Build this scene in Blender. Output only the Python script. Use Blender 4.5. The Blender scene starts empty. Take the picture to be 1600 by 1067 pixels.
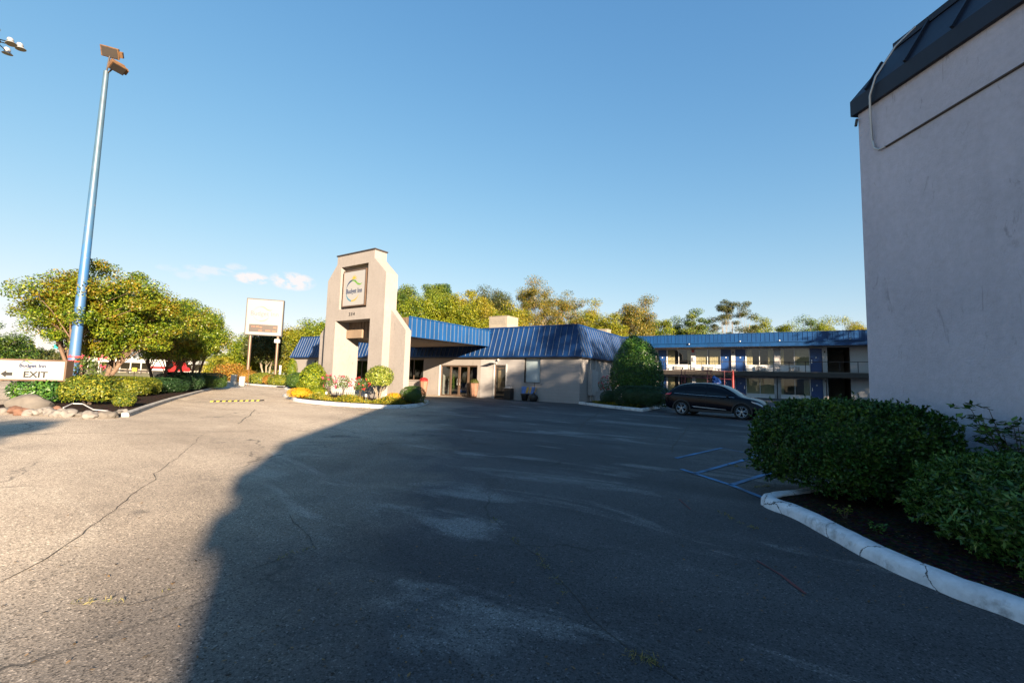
import bpy, math, random
import numpy as np
from mathutils import Vector, Matrix
R = math.radians
random.seed(7)
rng = np.random.default_rng(11)
sc = bpy.context.scene
C = sc.collection

# ------------------------------------------------------------------ camera, sky, sun, exposure
FPX, EYE = 670.0, 1.5
cd = bpy.data.cameras.new('camera'); cam = bpy.data.objects.new('camera', cd); C.objects.link(cam)
cd.sensor_width = 36; cd.lens = FPX/1600*36; cd.clip_start = .05; cd.clip_end = 3000
PITCH, ROLL = math.atan(56/FPX), math.atan(.028)
CM = (Matrix.Rotation(math.pi/2+PITCH, 3, 'X') @ Matrix.Rotation(ROLL, 3, 'Z'))
cam.matrix_world = Matrix.Translation((0, 0, EYE)) @ CM.to_4x4()
sc.camera = cam
SUN_AZ, SUN_EL = 151.6, 14.6            # azimuth clockwise from +Y of the direction TO the sun
w = bpy.data.worlds.new('World'); sc.world = w; w.use_nodes = True
nt = w.node_tree; bg = nt.nodes['Background']
sky = nt.nodes.new('ShaderNodeTexSky'); sky.sky_type = 'NISHITA'; sky.sun_disc = False
sky.sun_elevation = R(SUN_EL); sky.sun_rotation = R(SUN_AZ)
sky.air_density = 1.0; sky.dust_density = .1; sky.ozone_density = 1.8; sky.altitude = 0
bg.inputs['Strength'].default_value = .05
tc = nt.nodes.new('ShaderNodeTexCoord'); hs = nt.nodes.new('ShaderNodeHueSaturation')
hs.inputs['Saturation'].default_value = 1.22
nt.links.new(sky.outputs[0], hs.inputs['Color'])
def vmath(op, a, b=None):
    x = nt.nodes.new('ShaderNodeVectorMath'); x.operation = op
    for i, v in enumerate((a, b)):
        if v is None: continue
        if isinstance(v, tuple): x.inputs[i].default_value = v
        else: nt.links.new(v, x.inputs[i])
    return x.outputs[0]
# soft shoulder, so that the band over the horizon stays blue-white instead of clipping
KS = .25; lum = vmath('MULTIPLY', hs.outputs[0], (KS, KS, KS)); den = vmath('ADD', vmath('MULTIPLY', lum, (.86, 1.16, 1.65)), (1, 1, 1))
mix_in = vmath('MULTIPLY', vmath('DIVIDE', lum, den), (1.47/KS, 1.66/KS, 2.2/KS))
def wmath(op, a, b=None):
    x = nt.nodes.new('ShaderNodeMath'); x.operation = op
    for i, v in enumerate((a, b)):
        if v is None: continue
        if isinstance(v, (int, float)): x.inputs[i].default_value = v
        else: nt.links.new(v, x.inputs[i])
    return x.outputs[0]
def cloud_dir(px, py):
    v = (Matrix.Rotation(math.pi/2+PITCH, 3, 'X') @ Matrix.Rotation(ROLL, 3, 'Z')) @ Vector(((px-800)/FPX, -(py-533.5)/FPX, -1)); v.normalize(); return v
total = None
cn = nt.nodes.new('ShaderNodeTexNoise'); cn.inputs['Scale'].default_value = 46; cn.inputs['Detail'].default_value = 7; cn.inputs['Roughness'].default_value = .58
mpn = nt.nodes.new('ShaderNodeMapping'); mpn.inputs['Scale'].default_value = (1, 1, 1.9); nt.links.new(tc.outputs['Generated'], mpn.inputs[0]); nt.links.new(mpn.outputs[0], cn.inputs['Vector'])
for px, py, rw, rh, k in ((394, 435, .034, .013, 1.2), (458, 440, .046, .020, 1.2), (330, 423, .045, .010, .45), (369, 417, .02, .008, .4), (300, 431, .03, .010, .25), (262, 419, .02, .007, .2)):
    v = cloud_dir(px, py); h = Vector((v.y, -v.x, 0)).normalized()
    df = nt.nodes.new('ShaderNodeVectorMath'); df.operation = 'SUBTRACT'; nt.links.new(tc.outputs['Generated'], df.inputs[0]); df.inputs[1].default_value = v
    dh = nt.nodes.new('ShaderNodeVectorMath'); dh.operation = 'DOT_PRODUCT'; nt.links.new(df.outputs[0], dh.inputs[0]); dh.inputs[1].default_value = h
    sz = nt.nodes.new('ShaderNodeSeparateXYZ'); nt.links.new(df.outputs[0], sz.inputs[0])
    ln_ = nt.nodes.new('ShaderNodeVectorMath'); ln_.operation = 'LENGTH'; nt.links.new(df.outputs[0], ln_.inputs[0])
    e = wmath('ADD', wmath('POWER', wmath('DIVIDE', dh.outputs['Value'], rw), 2), wmath('POWER', wmath('DIVIDE', sz.outputs[2], rh), 2))
    near = wmath('LESS_THAN', ln_.outputs['Value'], .3)
    m0 = wmath('MULTIPLY', wmath('MAXIMUM', wmath('SUBTRACT', 1.0, e), 0.0), near)
    m0 = wmath('MULTIPLY', wmath('MINIMUM', wmath('MULTIPLY', wmath('MULTIPLY', m0, wmath('MAXIMUM', wmath('SUBTRACT', cn.outputs['Fac'], .36), 0)), 7.0), 1.0), k)
    total = m0 if total is None else wmath('MAXIMUM', total, m0)
cm_ = nt.nodes.new('ShaderNodeMix'); cm_.data_type = 'RGBA'; nt.links.new(wmath('MINIMUM', total, .9), cm_.inputs[0]); nt.links.new(mix_in, cm_.inputs[6]); cm_.inputs[7].default_value = (4.0, 3.75, 3.7, 1)
nt.links.new(cm_.outputs[2], bg.inputs['Color'])
sd = bpy.data.lights.new('sun', 'SUN'); sun = bpy.data.objects.new('sun', sd); C.objects.link(sun)
sd.energy = 5.0; sd.angle = R(.5); sd.color = (1, .80, .58)
to_sun = Vector((math.sin(R(SUN_AZ))*math.cos(R(SUN_EL)), math.cos(R(SUN_AZ))*math.cos(R(SUN_EL)), math.sin(R(SUN_EL))))
sun.rotation_euler = to_sun.to_track_quat('Z', 'Y').to_euler()
sc.view_settings.view_transform = 'Standard'; sc.view_settings.look = 'None'
sc.view_settings.exposure = 2.35; sc.view_settings.gamma = 1
sc.render.engine = 'CYCLES'
try: sc.cycles.transparent_max_bounces = 12; sc.cycles.max_bounces = 6
except Exception: pass

# ------------------------------------------------------------------ helpers
def ray(px, py): return CM @ Vector(((px-800)/FPX, -(py-533.5)/FPX, -1))
def gp(px, py, z=0.0):
    d = ray(px, py); t = (z-EYE)/d.z; return Vector((d.x*t, d.y*t, z))
def aty(px, py, Y):
    d = ray(px, py); t = Y/d.y; return Vector((d.x*t, Y, EYE+d.z*t))

def tag(o, label=None, cat=None, group=None, kind=None):
    if label: o['label'] = label
    if cat: o['category'] = cat
    if group: o['group'] = group
    if kind: o['kind'] = kind
    return o
def empty(name, loc=(0, 0, 0), rz=0.0, label=None, cat=None, group=None):
    o = bpy.data.objects.new(name, None); C.objects.link(o); o.empty_display_size = .2
    o.location = loc; o.rotation_euler = (0, 0, rz)
    return tag(o, label, cat, group)
def finish(name, me, m, parent=None, smooth=None):
    for x in (m if isinstance(m, (list, tuple)) else [m]): me.materials.append(x)
    if smooth is not None:
        me.polygons.foreach_set('use_smooth', [True]*len(me.polygons))
        try: me.set_sharp_from_angle(angle=R(smooth))
        except Exception: pass
    o = bpy.data.objects.new(name, me); C.objects.link(o)
    if parent: o.parent = parent
    return o
def copy_tree(o, parent=None):
    c = o.copy(); C.objects.link(c)
    if parent: c.parent = parent
    for ch in list(o.children): copy_tree(ch, c)
    return c

class MB:
    def __init__(s): s.v = []; s.f = []; s.mi = []
    def add(s, vs, fs, mi=0):
        b = len(s.v); s.v += [tuple(v) for v in vs]; s.f += [tuple(b+i for i in f) for f in fs]; s.mi += [mi]*len(fs); return s
    def box(s, x0, x1, y0, y1, z0, z1, mi=0):
        return s.add([(x0,y0,z0),(x1,y0,z0),(x1,y1,z0),(x0,y1,z0),(x0,y0,z1),(x1,y0,z1),(x1,y1,z1),(x0,y1,z1)],
                     [(0,3,2,1),(4,5,6,7),(0,1,5,4),(1,2,6,5),(2,3,7,6),(3,0,4,7)], mi)
    def quad(s, a, b, c, d, mi=0): return s.add([a, b, c, d], [(0,1,2,3)], mi)
    def prism_xz(s, poly, y0, y1, mi=0):      # polygon in x,z, extruded in y
        n = len(poly)
        return s.add([(p[0], y0, p[1]) for p in poly]+[(p[0], y1, p[1]) for p in poly],
                     [tuple(range(n))[::-1] if False else tuple(range(n)), tuple(range(2*n-1, n-1, -1))]+[(i, i+n, (i+1) % n+n, (i+1) % n) for i in range(n)], mi)
    def prism_xy(s, poly, z0, z1, mi=0):
        n = len(poly)
        return s.add([(p[0], p[1], z0) for p in poly]+[(p[0], p[1], z1) for p in poly],
                     [tuple(range(n-1, -1, -1)), tuple(range(n, 2*n))]+[(i, (i+1) % n, (i+1) % n+n, i+n) for i in range(n)], mi)
    def tube(s, pts, rad, n=8, mi=0, cap=True):
        pts = [Vector(p) for p in pts]
        if not isinstance(rad, (list, tuple)): rad = [rad]*len(pts)
        vs = []; fs = []; up = Vector((0, 0, 1))
        for i, p in enumerate(pts):
            t = (pts[min(i+1, len(pts)-1)]-pts[max(i-1, 0)])
            if t.length < 1e-9: t = Vector((0, 0, 1))
            t.normalize()
            a = t.cross(up)
            if a.length < .05: a = t.cross(Vector((0, 1, 0)))
            a.normalize(); b = a.cross(t)
            for k in range(n):
                an = 2*math.pi*k/n; vs.append(p+(a*math.cos(an)+b*math.sin(an))*rad[i])
        for i in range(len(pts)-1):
            for k in range(n): fs.append((i*n+k, i*n+(k+1) % n, (i+1)*n+(k+1) % n, (i+1)*n+k))
        if cap: fs += [tuple(range(n))[::-1], tuple((len(pts)-1)*n+k for k in range(n))]
        return s.add(vs, fs, mi)
    def lathe(s, prof, c=(0, 0, 0), n=24, mi=0, axis='Z', cap=True):
        vs = []; fs = []
        for r, z in prof:
            for k in range(n):
                a = 2*math.pi*k/n; x, y = r*math.cos(a), r*math.sin(a)
                p = (x, y, z) if axis == 'Z' else (x, z, y)
                vs.append((c[0]+p[0], c[1]+p[1], c[2]+p[2]))
        m = len(prof)
        for i in range(m-1):
            for k in range(n): fs.append((i*n+k, i*n+(k+1) % n, (i+1)*n+(k+1) % n, (i+1)*n+k))
        if cap: fs += [tuple(range(n))[::-1], tuple((m-1)*n+k for k in range(n))]
        return s.add(vs, fs, mi)
    def build(s, name, m, parent=None, smooth=None, bevel=0, loc=None):
        me = bpy.data.meshes.new(name); me.from_pydata(s.v, [], s.f)
        me.polygons.foreach_set('material_index', s.mi)
        o = finish(name, me, m, parent, smooth)
        if bevel:
            b = o.modifiers.new('bevel', 'BEVEL'); b.width = bevel; b.segments = 2; b.limit_method = 'ANGLE'
        if loc: o.location = loc
        return o

def fix_normals(o):
    import bmesh
    bm = bmesh.new(); bm.from_mesh(o.data); bmesh.ops.recalc_face_normals(bm, faces=bm.faces); bm.to_mesh(o.data); bm.free(); return o

# ------------------------------------------------------------------ materials
class N:
    def __init__(s, name):
        s.m = bpy.data.materials.new(name); s.m.use_nodes = True; s.t = s.m.node_tree
        s.b = s.t.nodes['Principled BSDF']; s.out = s.t.nodes['Material Output']
    def n(s, typ, **k):
        x = s.t.nodes.new(typ)
        for a, b in k.items(): setattr(x, a, b)
        return x
    def l(s, a, b): s.t.links.new(a, b)
    def coord(s, kind='Object'): return s.n('ShaderNodeTexCoord').outputs[kind]
    def noise(s, scale, detail=4, rough=.55, co=None, dist=0):
        x = s.n('ShaderNodeTexNoise'); x.inputs['Scale'].default_value = scale; x.inputs['Detail'].default_value = detail
        x.inputs['Roughness'].default_value = rough; x.inputs['Distortion'].default_value = dist
        s.l(co if co is not None else s.coord(), x.inputs['Vector']); return x.outputs['Fac']
    def ramp(s, fac, stops):
        r = s.n('ShaderNodeValToRGB'); s.l(fac, r.inputs[0]); e = r.color_ramp.elements
        while len(e) < len(stops): e.new(.5)
        for i, (p, c) in enumerate(stops):
            e[i].position = p; e[i].color = (c, c, c, 1) if isinstance(c, (int, float)) else (*c, 1)
        return r.outputs[0]
    def mix(s, fac, a, b, mode='MIX'):
        x = s.n('ShaderNodeMix', data_type='RGBA', blend_type=mode)
        for sock, v in ((x.inputs[0], fac), (x.inputs[6], a), (x.inputs[7], b)):
            if isinstance(v, (int, float)): sock.default_value = v if sock == x.inputs[0] else (v, v, v, 1)
            elif isinstance(v, tuple): sock.default_value = (*v, 1)
            else: s.l(v, sock)
        return x.outputs[2]
    def math(s, op, a, b=None):
        x = s.n('ShaderNodeMath', operation=op)
        for i, v in enumerate((a, b)):
            if v is None: continue
            if isinstance(v, (int, float)): x.inputs[i].default_value = v
            else: s.l(v, x.inputs[i])
        return x.outputs[0]
    def bump(s, h, strength=.3, dist=.02):
        x = s.n('ShaderNodeBump'); x.inputs['Strength'].default_value = strength; x.inputs['Distance'].default_value = dist
        s.l(h, x.inputs['Height']); s.l(x.outputs[0], s.b.inputs['Normal'])
    def col(s, c):
        if isinstance(c, tuple): s.b.inputs['Base Color'].default_value = (*c, 1)
        else: s.l(c, s.b.inputs['Base Color'])
    def set(s, **k):
        for a, v in k.items(): s.b.inputs[a.replace('_', ' ')].default_value = v
        return s

def plain(name, c, rough=.6, metal=0, var=.12, scale=3, bump=0, bscale=40, coat=0, spec=.5):
    q = N(name); q.set(Roughness=rough, Metallic=metal); q.b.inputs['Specular IOR Level'].default_value = spec
    if coat: q.b.inputs['Coat Weight'].default_value = coat; q.b.inputs['Coat Roughness'].default_value = .04
    if var:
        f = q.ramp(q.noise(scale, 5), [(.3, 1-var), (.7, 1+var*.6)])
        q.col(q.mix(1.0, c, f, 'MULTIPLY'))
    else: q.col(c)
    if bump: q.bump(q.noise(bscale, 3), bump, .01)
    return q.m

def glass(name, tint=(.55, .6, .62), refl=.22):
    q = N(name); t = q.t; t.nodes.remove(q.b)
    tr = q.n('ShaderNodeBsdfTransparent'); tr.inputs[0].default_value = (*tint, 1)
    gl = q.n('ShaderNodeBsdfGlossy'); gl.inputs[0].default_value = (1, 1, 1, 1); gl.inputs[1].default_value = .02
    lw = q.n('ShaderNodeLayerWeight'); lw.inputs[0].default_value = .5
    f = q.math('ADD', q.math('MULTIPLY', q.math('POWER', lw.outputs['Facing'], 4.0), .8), refl)
    mx = q.n('ShaderNodeMixShader'); q.l(f, mx.inputs[0]); q.l(tr.outputs[0], mx.inputs[1]); q.l(gl.outputs[0], mx.inputs[2])
    q.l(mx.outputs[0], q.out.inputs[0]); return q.m

def leafmat(name, cols, trans=.3, rough=.45, patch=1.2, patch_cols=None):
    """leaves: each leaf takes its own tone; patches of the crown turn towards another hue"""
    q = N(name); geo = q.n('ShaderNodeNewGeometry')
    n = len(cols); c = q.ramp(geo.outputs['Random Per Island'], [((i+.5)/n, k) for i, k in enumerate(cols)])
    if patch_cols:
        f = q.ramp(q.noise(patch, 2), [(.48, 0.0), (.6, 1.0)])
        c2 = q.ramp(geo.outputs['Random Per Island'], [((i+.5)/len(patch_cols), k) for i, k in enumerate(patch_cols)])
        c = q.mix(f, c, c2)
    q.col(c); q.set(Roughness=rough); q.b.inputs['Specular IOR Level'].default_value = .35
    tl = q.n('ShaderNodeBsdfTranslucent'); q.l(q.mix(1.0, c, (1.0, 1.0, .5), 'MULTIPLY'), tl.inputs[0])
    mx = q.n('ShaderNodeMixShader'); mx.inputs[0].default_value = trans
    q.l(q.b.outputs[0], mx.inputs[1]); q.l(tl.outputs[0], mx.inputs[2]); q.l(mx.outputs[0], q.out.inputs[0])
    return q.m

def stucco(name, c, var=.08, bump=.35):
    q = N(name); q.set(Roughness=.85)
    big = q.ramp(q.noise(.5, 5, .6), [(.3, 1-var), (.7, 1+var)])
    co = q.coord(); mp = q.n('ShaderNodeMapping'); mp.inputs['Scale'].default_value = (1.6, 1.6, .22); q.l(co, mp.inputs[0])
    streak = q.ramp(q.noise(1.6, 5, .6, co=mp.outputs[0]), [(.28, .92), (.5, 1.0)])
    spots = q.ramp(q.noise(2.3, 8, .7), [(.27, .8), (.36, 1.0)])
    k = q.mix(1.0, q.mix(1.0, q.mix(1.0, c, big, 'MULTIPLY'), streak, 'MULTIPLY'), spots, 'MULTIPLY')
    sm = q.n('ShaderNodeMapping'); sm.inputs['Scale'].default_value = (5, 5, 1.1); q.l(co, sm.inputs[0])
    scuff = q.ramp(q.noise(1.3, 7, .72, co=sm.outputs[0], dist=1.2), [(.60, 1.0), (.645, .80), (.72, .62)])
    k = q.mix(1.0, q.mix(1.0, k, scuff, 'MULTIPLY'), q.ramp(q.noise(11, 6, .7), [(.3, .90), (.7, 1.07)]), 'MULTIPLY')
    sz = q.n('ShaderNodeSeparateXYZ'); q.l(co, sz.inputs[0])
    splash = q.math('ADD', sz.outputs[2], q.math('MULTIPLY', q.noise(2.5, 5), .5))
    k = q.mix(q.ramp(splash, [(.15, .45), (.75, 0.0)]), k, (.12, .10, .09))
    q.col(k); h = q.mix(.55, q.noise(38, 6, .75), q.noise(4, 6, .7)); q.bump(h, bump, .035); return q.m

def brickpaint(name, c):
    q = N(name); q.set(Roughness=.7); co = q.coord()
    sp = q.n('ShaderNodeSeparateXYZ'); q.l(co, sp.inputs[0])
    cb = q.n('ShaderNodeCombineXYZ'); q.l(q.math('ADD', sp.outputs[0], sp.outputs[1]), cb.inputs[0]); q.l(sp.outputs[2], cb.inputs[1])
    br = q.n('ShaderNodeTexBrick'); q.l(cb.outputs[0], br.inputs['Vector'])
    for a, v in (('Scale', 1.0), ('Mortar Size', .006), ('Mortar Smooth', .6), ('Brick Width', .42), ('Row Height', .2), ('Bias', 0)): br.inputs[a].default_value = v
    br.inputs['Color1'].default_value = (1, 1, 1, 1); br.inputs['Color2'].default_value = (.95, .95, .95, 1); br.inputs['Mortar'].default_value = (.80, .80, .80, 1)
    f = q.ramp(q.noise(.8, 5), [(.3, .9), (.7, 1.06)])
    q.col(q.mix(1.0, q.mix(1.0, c, f, 'MULTIPLY'), br.outputs['Color'], 'MULTIPLY'))
    q.bump(br.outputs['Fac'], -.5, .008); return q.m

def asphalt():
    q = N('asphalt'); q.set(Roughness=.82); q.b.inputs['Specular IOR Level'].default_value = .3
    co = q.coord()
    wp = q.n('ShaderNodeMapping'); wp.inputs['Scale'].default_value = (1, 1, 1); wp.inputs['Rotation'].default_value = (0, 0, R(33)); q.l(co, wp.inputs[0])
    st = q.n('ShaderNodeMapping'); st.inputs['Scale'].default_value = (.45, 1.6, 1); q.l(wp.outputs[0], st.inputs[0])
    n1 = q.noise(.22, 6, .6, co=st.outputs[0], dist=.6)
    shade_tone = q.ramp(n1, [(.30, (.024, .025, .030)), (.48, (.046, .047, .052)), (.60, (.070, .070, .074)), (.75, (.12, .119, .12))])
    worn = q.ramp(n1, [(.28, (.235, .190, .142)), (.42, (.335, .273, .206)), (.58, (.41, .338, .258)), (.75, (.48, .40, .31))])  # worn tan, lifted to stand for the sunlit ground
    # sun and shade painted into the tones: tan lit side, dark shaded side
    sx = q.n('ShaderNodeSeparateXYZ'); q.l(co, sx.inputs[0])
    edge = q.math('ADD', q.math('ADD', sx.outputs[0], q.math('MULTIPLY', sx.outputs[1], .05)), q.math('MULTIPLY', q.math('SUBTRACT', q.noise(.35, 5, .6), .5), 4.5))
    lit_side = q.ramp(q.math('DIVIDE', q.math('ADD', edge, 6.0), 8.0), [(.26, 1.0), (.66, 0.0)])
    big = q.mix(lit_side, shade_tone, worn)
    # darker patch repair left of the long seam
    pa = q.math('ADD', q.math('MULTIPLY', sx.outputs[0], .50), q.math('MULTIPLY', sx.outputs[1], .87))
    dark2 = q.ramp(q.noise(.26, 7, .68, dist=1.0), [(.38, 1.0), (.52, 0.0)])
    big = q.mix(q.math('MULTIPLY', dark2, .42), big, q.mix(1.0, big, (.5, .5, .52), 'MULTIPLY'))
    dust = q.ramp(q.noise(.55, 7, .65, co=st.outputs[0], dist=1.0), [(.55, 0.0), (.66, .75)])
    c = q.mix(dust, big, q.mix(lit_side, (.19, .188, .186), (.44, .37, .285)))
    stain = q.ramp(q.noise(.9, 6, .6, dist=.4), [(.27, 1.0), (.37, 0.0)])
    c = q.mix(q.math('MULTIPLY', stain, .75), c, (.035, .035, .037))
    # stone chips, with shade between the grains painted in as dark specks
    vo = q.n('ShaderNodeTexVoronoi'); vo.inputs['Scale'].default_value = 95; q.l(co, vo.inputs['Vector'])
    sp = q.n('ShaderNodeSeparateXYZ'); q.l(vo.outputs['Color'], sp.inputs[0])
    chip_shade = q.ramp(sp.outputs[0], [(.0, .30), (.10, .55), (.3, .95), (.85, 1.15), (.96, 1.5), (1.0, 2.3)])
    gr = q.ramp(q.noise(110, 4, .8), [(.3, .42), (.5, .95), (.7, 1.6)])
    c = q.mix(1.0, q.mix(1.0, c, chip_shade, 'MULTIPLY'), gr, 'MULTIPLY')
    # hairline crazing, only in places
    cr = q.n('ShaderNodeTexVoronoi', feature='DISTANCE_TO_EDGE'); cr.inputs['Scale'].default_value = .42
    dn = q.n('ShaderNodeTexNoise'); dn.inputs['Scale'].default_value = 2.2; dn.inputs['Detail'].default_value = 5; q.l(co, dn.inputs[0])
    vm = q.n('ShaderNodeVectorMath', operation='SCALE'); vm.inputs['Scale'].default_value = .55; q.l(dn.outputs['Color'], vm.inputs[0])
    va = q.n('ShaderNodeVectorMath', operation='ADD'); q.l(co, va.inputs[0]); q.l(vm.outputs[0], va.inputs[1]); q.l(va.outputs[0], cr.inputs['Vector'])
    ln = q.ramp(cr.outputs['Distance'], [(0.0, 1.0), (.004, .8), (.009, 0.0)])
    where = q.ramp(q.noise(.35, 2), [(.5, 0.0), (.6, .8)])
    c = q.mix(q.math('MULTIPLY', ln, where), c, (.02, .02, .02))
    q.col(c)
    h = q.mix(.35, vo.outputs['Distance'], q.noise(30, 3)); q.bump(h, .3, .006)
    return q.m

def ground_grass():
    q = N('dry_grass'); q.set(Roughness=.95)
    q.col(q.mix(1.0, q.ramp(q.noise(.12, 6), [(.35, (.10, .11, .03)), (.55, (.20, .16, .06)), (.7, (.26, .20, .10))]),
                q.ramp(q.noise(8, 4), [(.3, .6), (.7, 1.3)]), 'MULTIPLY')); return q.m
def mulch():
    q = N('mulch'); q.set(Roughness=1.0); q.b.inputs['Specular IOR Level'].default_value = .1
    vo = q.n('ShaderNodeTexVoronoi'); vo.inputs['Scale'].default_value = 38; q.l(q.coord(), vo.inputs['Vector'])
    q.col(q.mix(1.0, q.ramp(q.noise(20, 5), [(.3, (.006, .004, .0035)), (.7, (.035, .022, .016))]), vo.outputs['Color'], 'SOFT_LIGHT'))
    q.bump(q.mix(.5, vo.outputs['Distance'], q.noise(24, 4)), 1.0, .05); return q.m
def kerbpaint(name, c, worn):
    q = N(name); q.set(Roughness=.7)
    f = q.ramp(q.noise(3.2, 8, .68), [(.34, 1.0), (.46, 0.0)]); f = q.math('MULTIPLY', f, worn)
    base = q.mix(1.0, c, q.ramp(q.noise(7, 6, .7), [(.3, .72), (.65, 1.04)]), 'MULTIPLY')
    k = q.mix(f, base, (.17, .165, .16))
    rust = q.ramp(q.noise(1.7, 7, .7), [(.70, 0.0), (.73, 1.0)])
    k = q.mix(q.math('MULTIPLY', rust, worn), k, (.24, .15, .07))
    cr = q.n('ShaderNodeTexVoronoi', feature='DISTANCE_TO_EDGE'); cr.inputs['Scale'].default_value = 1.5
    dn = q.n('ShaderNodeTexNoise'); dn.inputs['Scale'].default_value = 5; dn.inputs['Detail'].default_value = 5; q.l(q.coord(), dn.inputs[0])
    vm = q.n('ShaderNodeVectorMath', operation='SCALE'); vm.inputs['Scale'].default_value = .4; q.l(dn.outputs['Color'], vm.inputs[0])
    va = q.n('ShaderNodeVectorMath', operation='ADD'); q.l(q.coord(), va.inputs[0]); q.l(vm.outputs[0], va.inputs[1]); q.l(va.outputs[0], cr.inputs['Vector'])
    ln = q.ramp(cr.outputs['Distance'], [(0.0, 1.0), (.006, .9), (.012, 0.0)])
    k = q.mix(ln, k, (.04, .038, .036)); q.col(k)
    q.bump(q.mix(.5, q.noise(30, 5, .7), q.math('SUBTRACT', 1.0, ln)), .5, .012); return q.m
def bluemetal(name, c=(.003, .026, .10)):
    q = N(name); q.set(Roughness=.5); q.b.inputs['Specular IOR Level'].default_value = .3
    co = q.coord(); mp = q.n('ShaderNodeMapping'); mp.inputs['Scale'].default_value = (1, 1, .25); q.l(co, mp.inputs[0])
    f = q.ramp(q.noise(1.8, 6, .65, co=mp.outputs[0]), [(.3, .75), (.7, 1.2)])
    q.col(q.mix(1.0, c, f, 'MULTIPLY')); q.bump(q.noise(2.5, 2), .12, .05); return q.m
def bark(name, c):
    q = N(name); q.set(Roughness=.85)
    q.col(q.mix(1.0, c, q.ramp(q.noise(6, 6, .7), [(.3, .55), (.7, 1.4)]), 'MULTIPLY')); q.bump(q.noise(18, 5), .6, .03); return q.m
def polepaint():
    q = N('pole_blue_paint'); q.set(Roughness=.5); co = q.coord()
    sp = q.n('ShaderNodeSeparateXYZ'); q.l(co, sp.inputs[0])
    c = q.ramp(q.math('DIVIDE', sp.outputs[2], 13.0), [(.0, (.06, .13, .24)), (.25, (.012, .075, .24)), (.5, (.02, .09, .22)), (.75, (.028, .065, .105)), (1.0, (.038, .065, .09))])
    f = q.ramp(q.noise(1.2, 8, .7), [(.40, 0.0), (.6, .8)]); c = q.mix(f, c, (.04, .085, .135))
    ch = q.ramp(q.noise(4, 7, .7), [(.66, 0.0), (.69, 1.0)]); c = q.mix(ch, c, (.22, .12, .09))
    q.col(c); return q.m

M = {}
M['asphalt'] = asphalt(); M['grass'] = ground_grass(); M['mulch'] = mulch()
M['kerb_white'] = kerbpaint('white_kerb_paint', (.55, .55, .54), .5)
M['kerb_worn'] = kerbpaint('worn_white_kerb_paint', (.62, .64, .68), .8)
M['kerb_grey'] = kerbpaint('bare_concrete_kerb', (.36, .34, .31), .9)
M['wall_big'] = stucco('mauve_grey_stucco', (.44, .45, .535), .10, .9)
M['wall_tower'] = stucco('cream_stucco', (.205, .187, .176), .07, .6)
M['wall_lobby'] = stucco('cream_smooth_wall', (.215, .195, .18), .05, .1)
M['brick'] = brickpaint('painted_block', (.29, .275, .27))
M['wall_guest'] = stucco('pale_grey_wall', (.42, .405, .40), .05, .1)
M['blue'] = bluemetal('blue_roof_metal')
M['blue_lite'] = bluemetal('blue_fascia_metal', (.0035, .040, .130))
M['navy_roof'] = bluemetal('dark_roof_metal', (.010, .015, .03))
M['seam'] = plain('pale_roof_seam', (.12, .145, .19), .35, .2, .2, 5)  # paler than the roof, painting in the sun caught by the ribs
M['seam_blue'] = plain('blue_roof_seam', (.012, .06, .2), .4, 0, .1, 5)
M['soffit'] = plain('beige_soffit', (.20, .165, .135), .8)
M['brown'] = plain('brown_boards', (.11, .075, .05), .7)
M['tan'] = plain('tan_panel', (.18, .13, .09), .7)
M['dark'] = plain('dark_brown_metal', (.03, .024, .02), .5)
M['black'] = plain('black_plastic', (.012, .012, .013), .45)
M['bronze'] = plain('bronze_frame', (.13, .085, .06), .4, .4)
M['white'] = plain('white_paint', (.40, .395, .38), .5, 0, .06)
M['offwhite'] = plain('sign_face_white', (.235, .233, .23), .35, 0, .03, 1)
M['signwhite'] = plain('bright_sign_face', (.17, .17, .17), .3, 0, .02, 1)
M['glass'] = glass('window_glass', (.60, .65, .66), .10)
M['glass_clear'] = glass('clear_window_glass', (.8, .88, .92), .28)
M['glass_guest'] = glass('guest_window_glass', (.68, .70, .68), .06)
M['glass_dark'] = glass('dark_window_glass', (.16, .18, .19), .07)
M['room'] = plain('room_wall', (.30, .28, .25), .9)
M['floor'] = plain('room_floor', (.18, .13, .10), .6)
M['curtain'] = plain('beige_curtain', (.62, .54, .34), .9, 0, .15, 6)
M['curtain_brown'] = plain('tan_drape', (.40, .25, .12), .9, 0, .15, 6)
M['door_blue'] = plain('blue_door_paint', (.010, .045, .16), .45, 0, .08)
M['rail'] = plain('dark_rail_metal', (.02, .016, .016), .5, .3)
M['grey_metal'] = plain('grey_painted_metal', (.36, .36, .37), .5, .1)
M['galv'] = plain('galvanised_steel', (.42, .42, .42), .45, .6)
M['steel'] = plain('bright_steel', (.6, .6, .6), .25, .9)
M['hvac'] = plain('beige_unit_paint', (.24, .21, .165), .6, 0, .15, 4)
M['louvre'] = plain('louvre_grey', (.2, .18, .15), .7)  # flat grey-brown, also used for mast lenses and shed wall
M['rust'] = plain('rusty_steel', (.12, .06, .022), .75, .2, .4, 9)
M['red'] = plain('red_paint', (.30, .012, .012), .5)
M['dkred'] = plain('maroon_steel', (.14, .025, .035), .5)
M['redtape'] = plain('red_tape', (.6, .05, .05), .5)
M['yellow'] = plain('yellow_paint', (.42, .32, .03), .6)
M['navy_ink'] = plain('navy_lettering', (.006, .018, .06), .4, 0, 0)
M['cyan_ink'] = plain('teal_ink', (.01, .12, .20), .4, 0, 0)
M['green_ink'] = plain('green_ink', (.08, .20, .015), .4, 0, 0)
M['yellow_ink'] = plain('sun_yellow_ink', (.38, .22, .008), .4, 0, 0)
M['black_ink'] = plain('black_lettering', (.01, .01, .01), .5, 0, 0)
M['fade_blue'] = plain('faded_blue_ink', (.06, .085, .125), .4, 0, 0)
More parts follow.
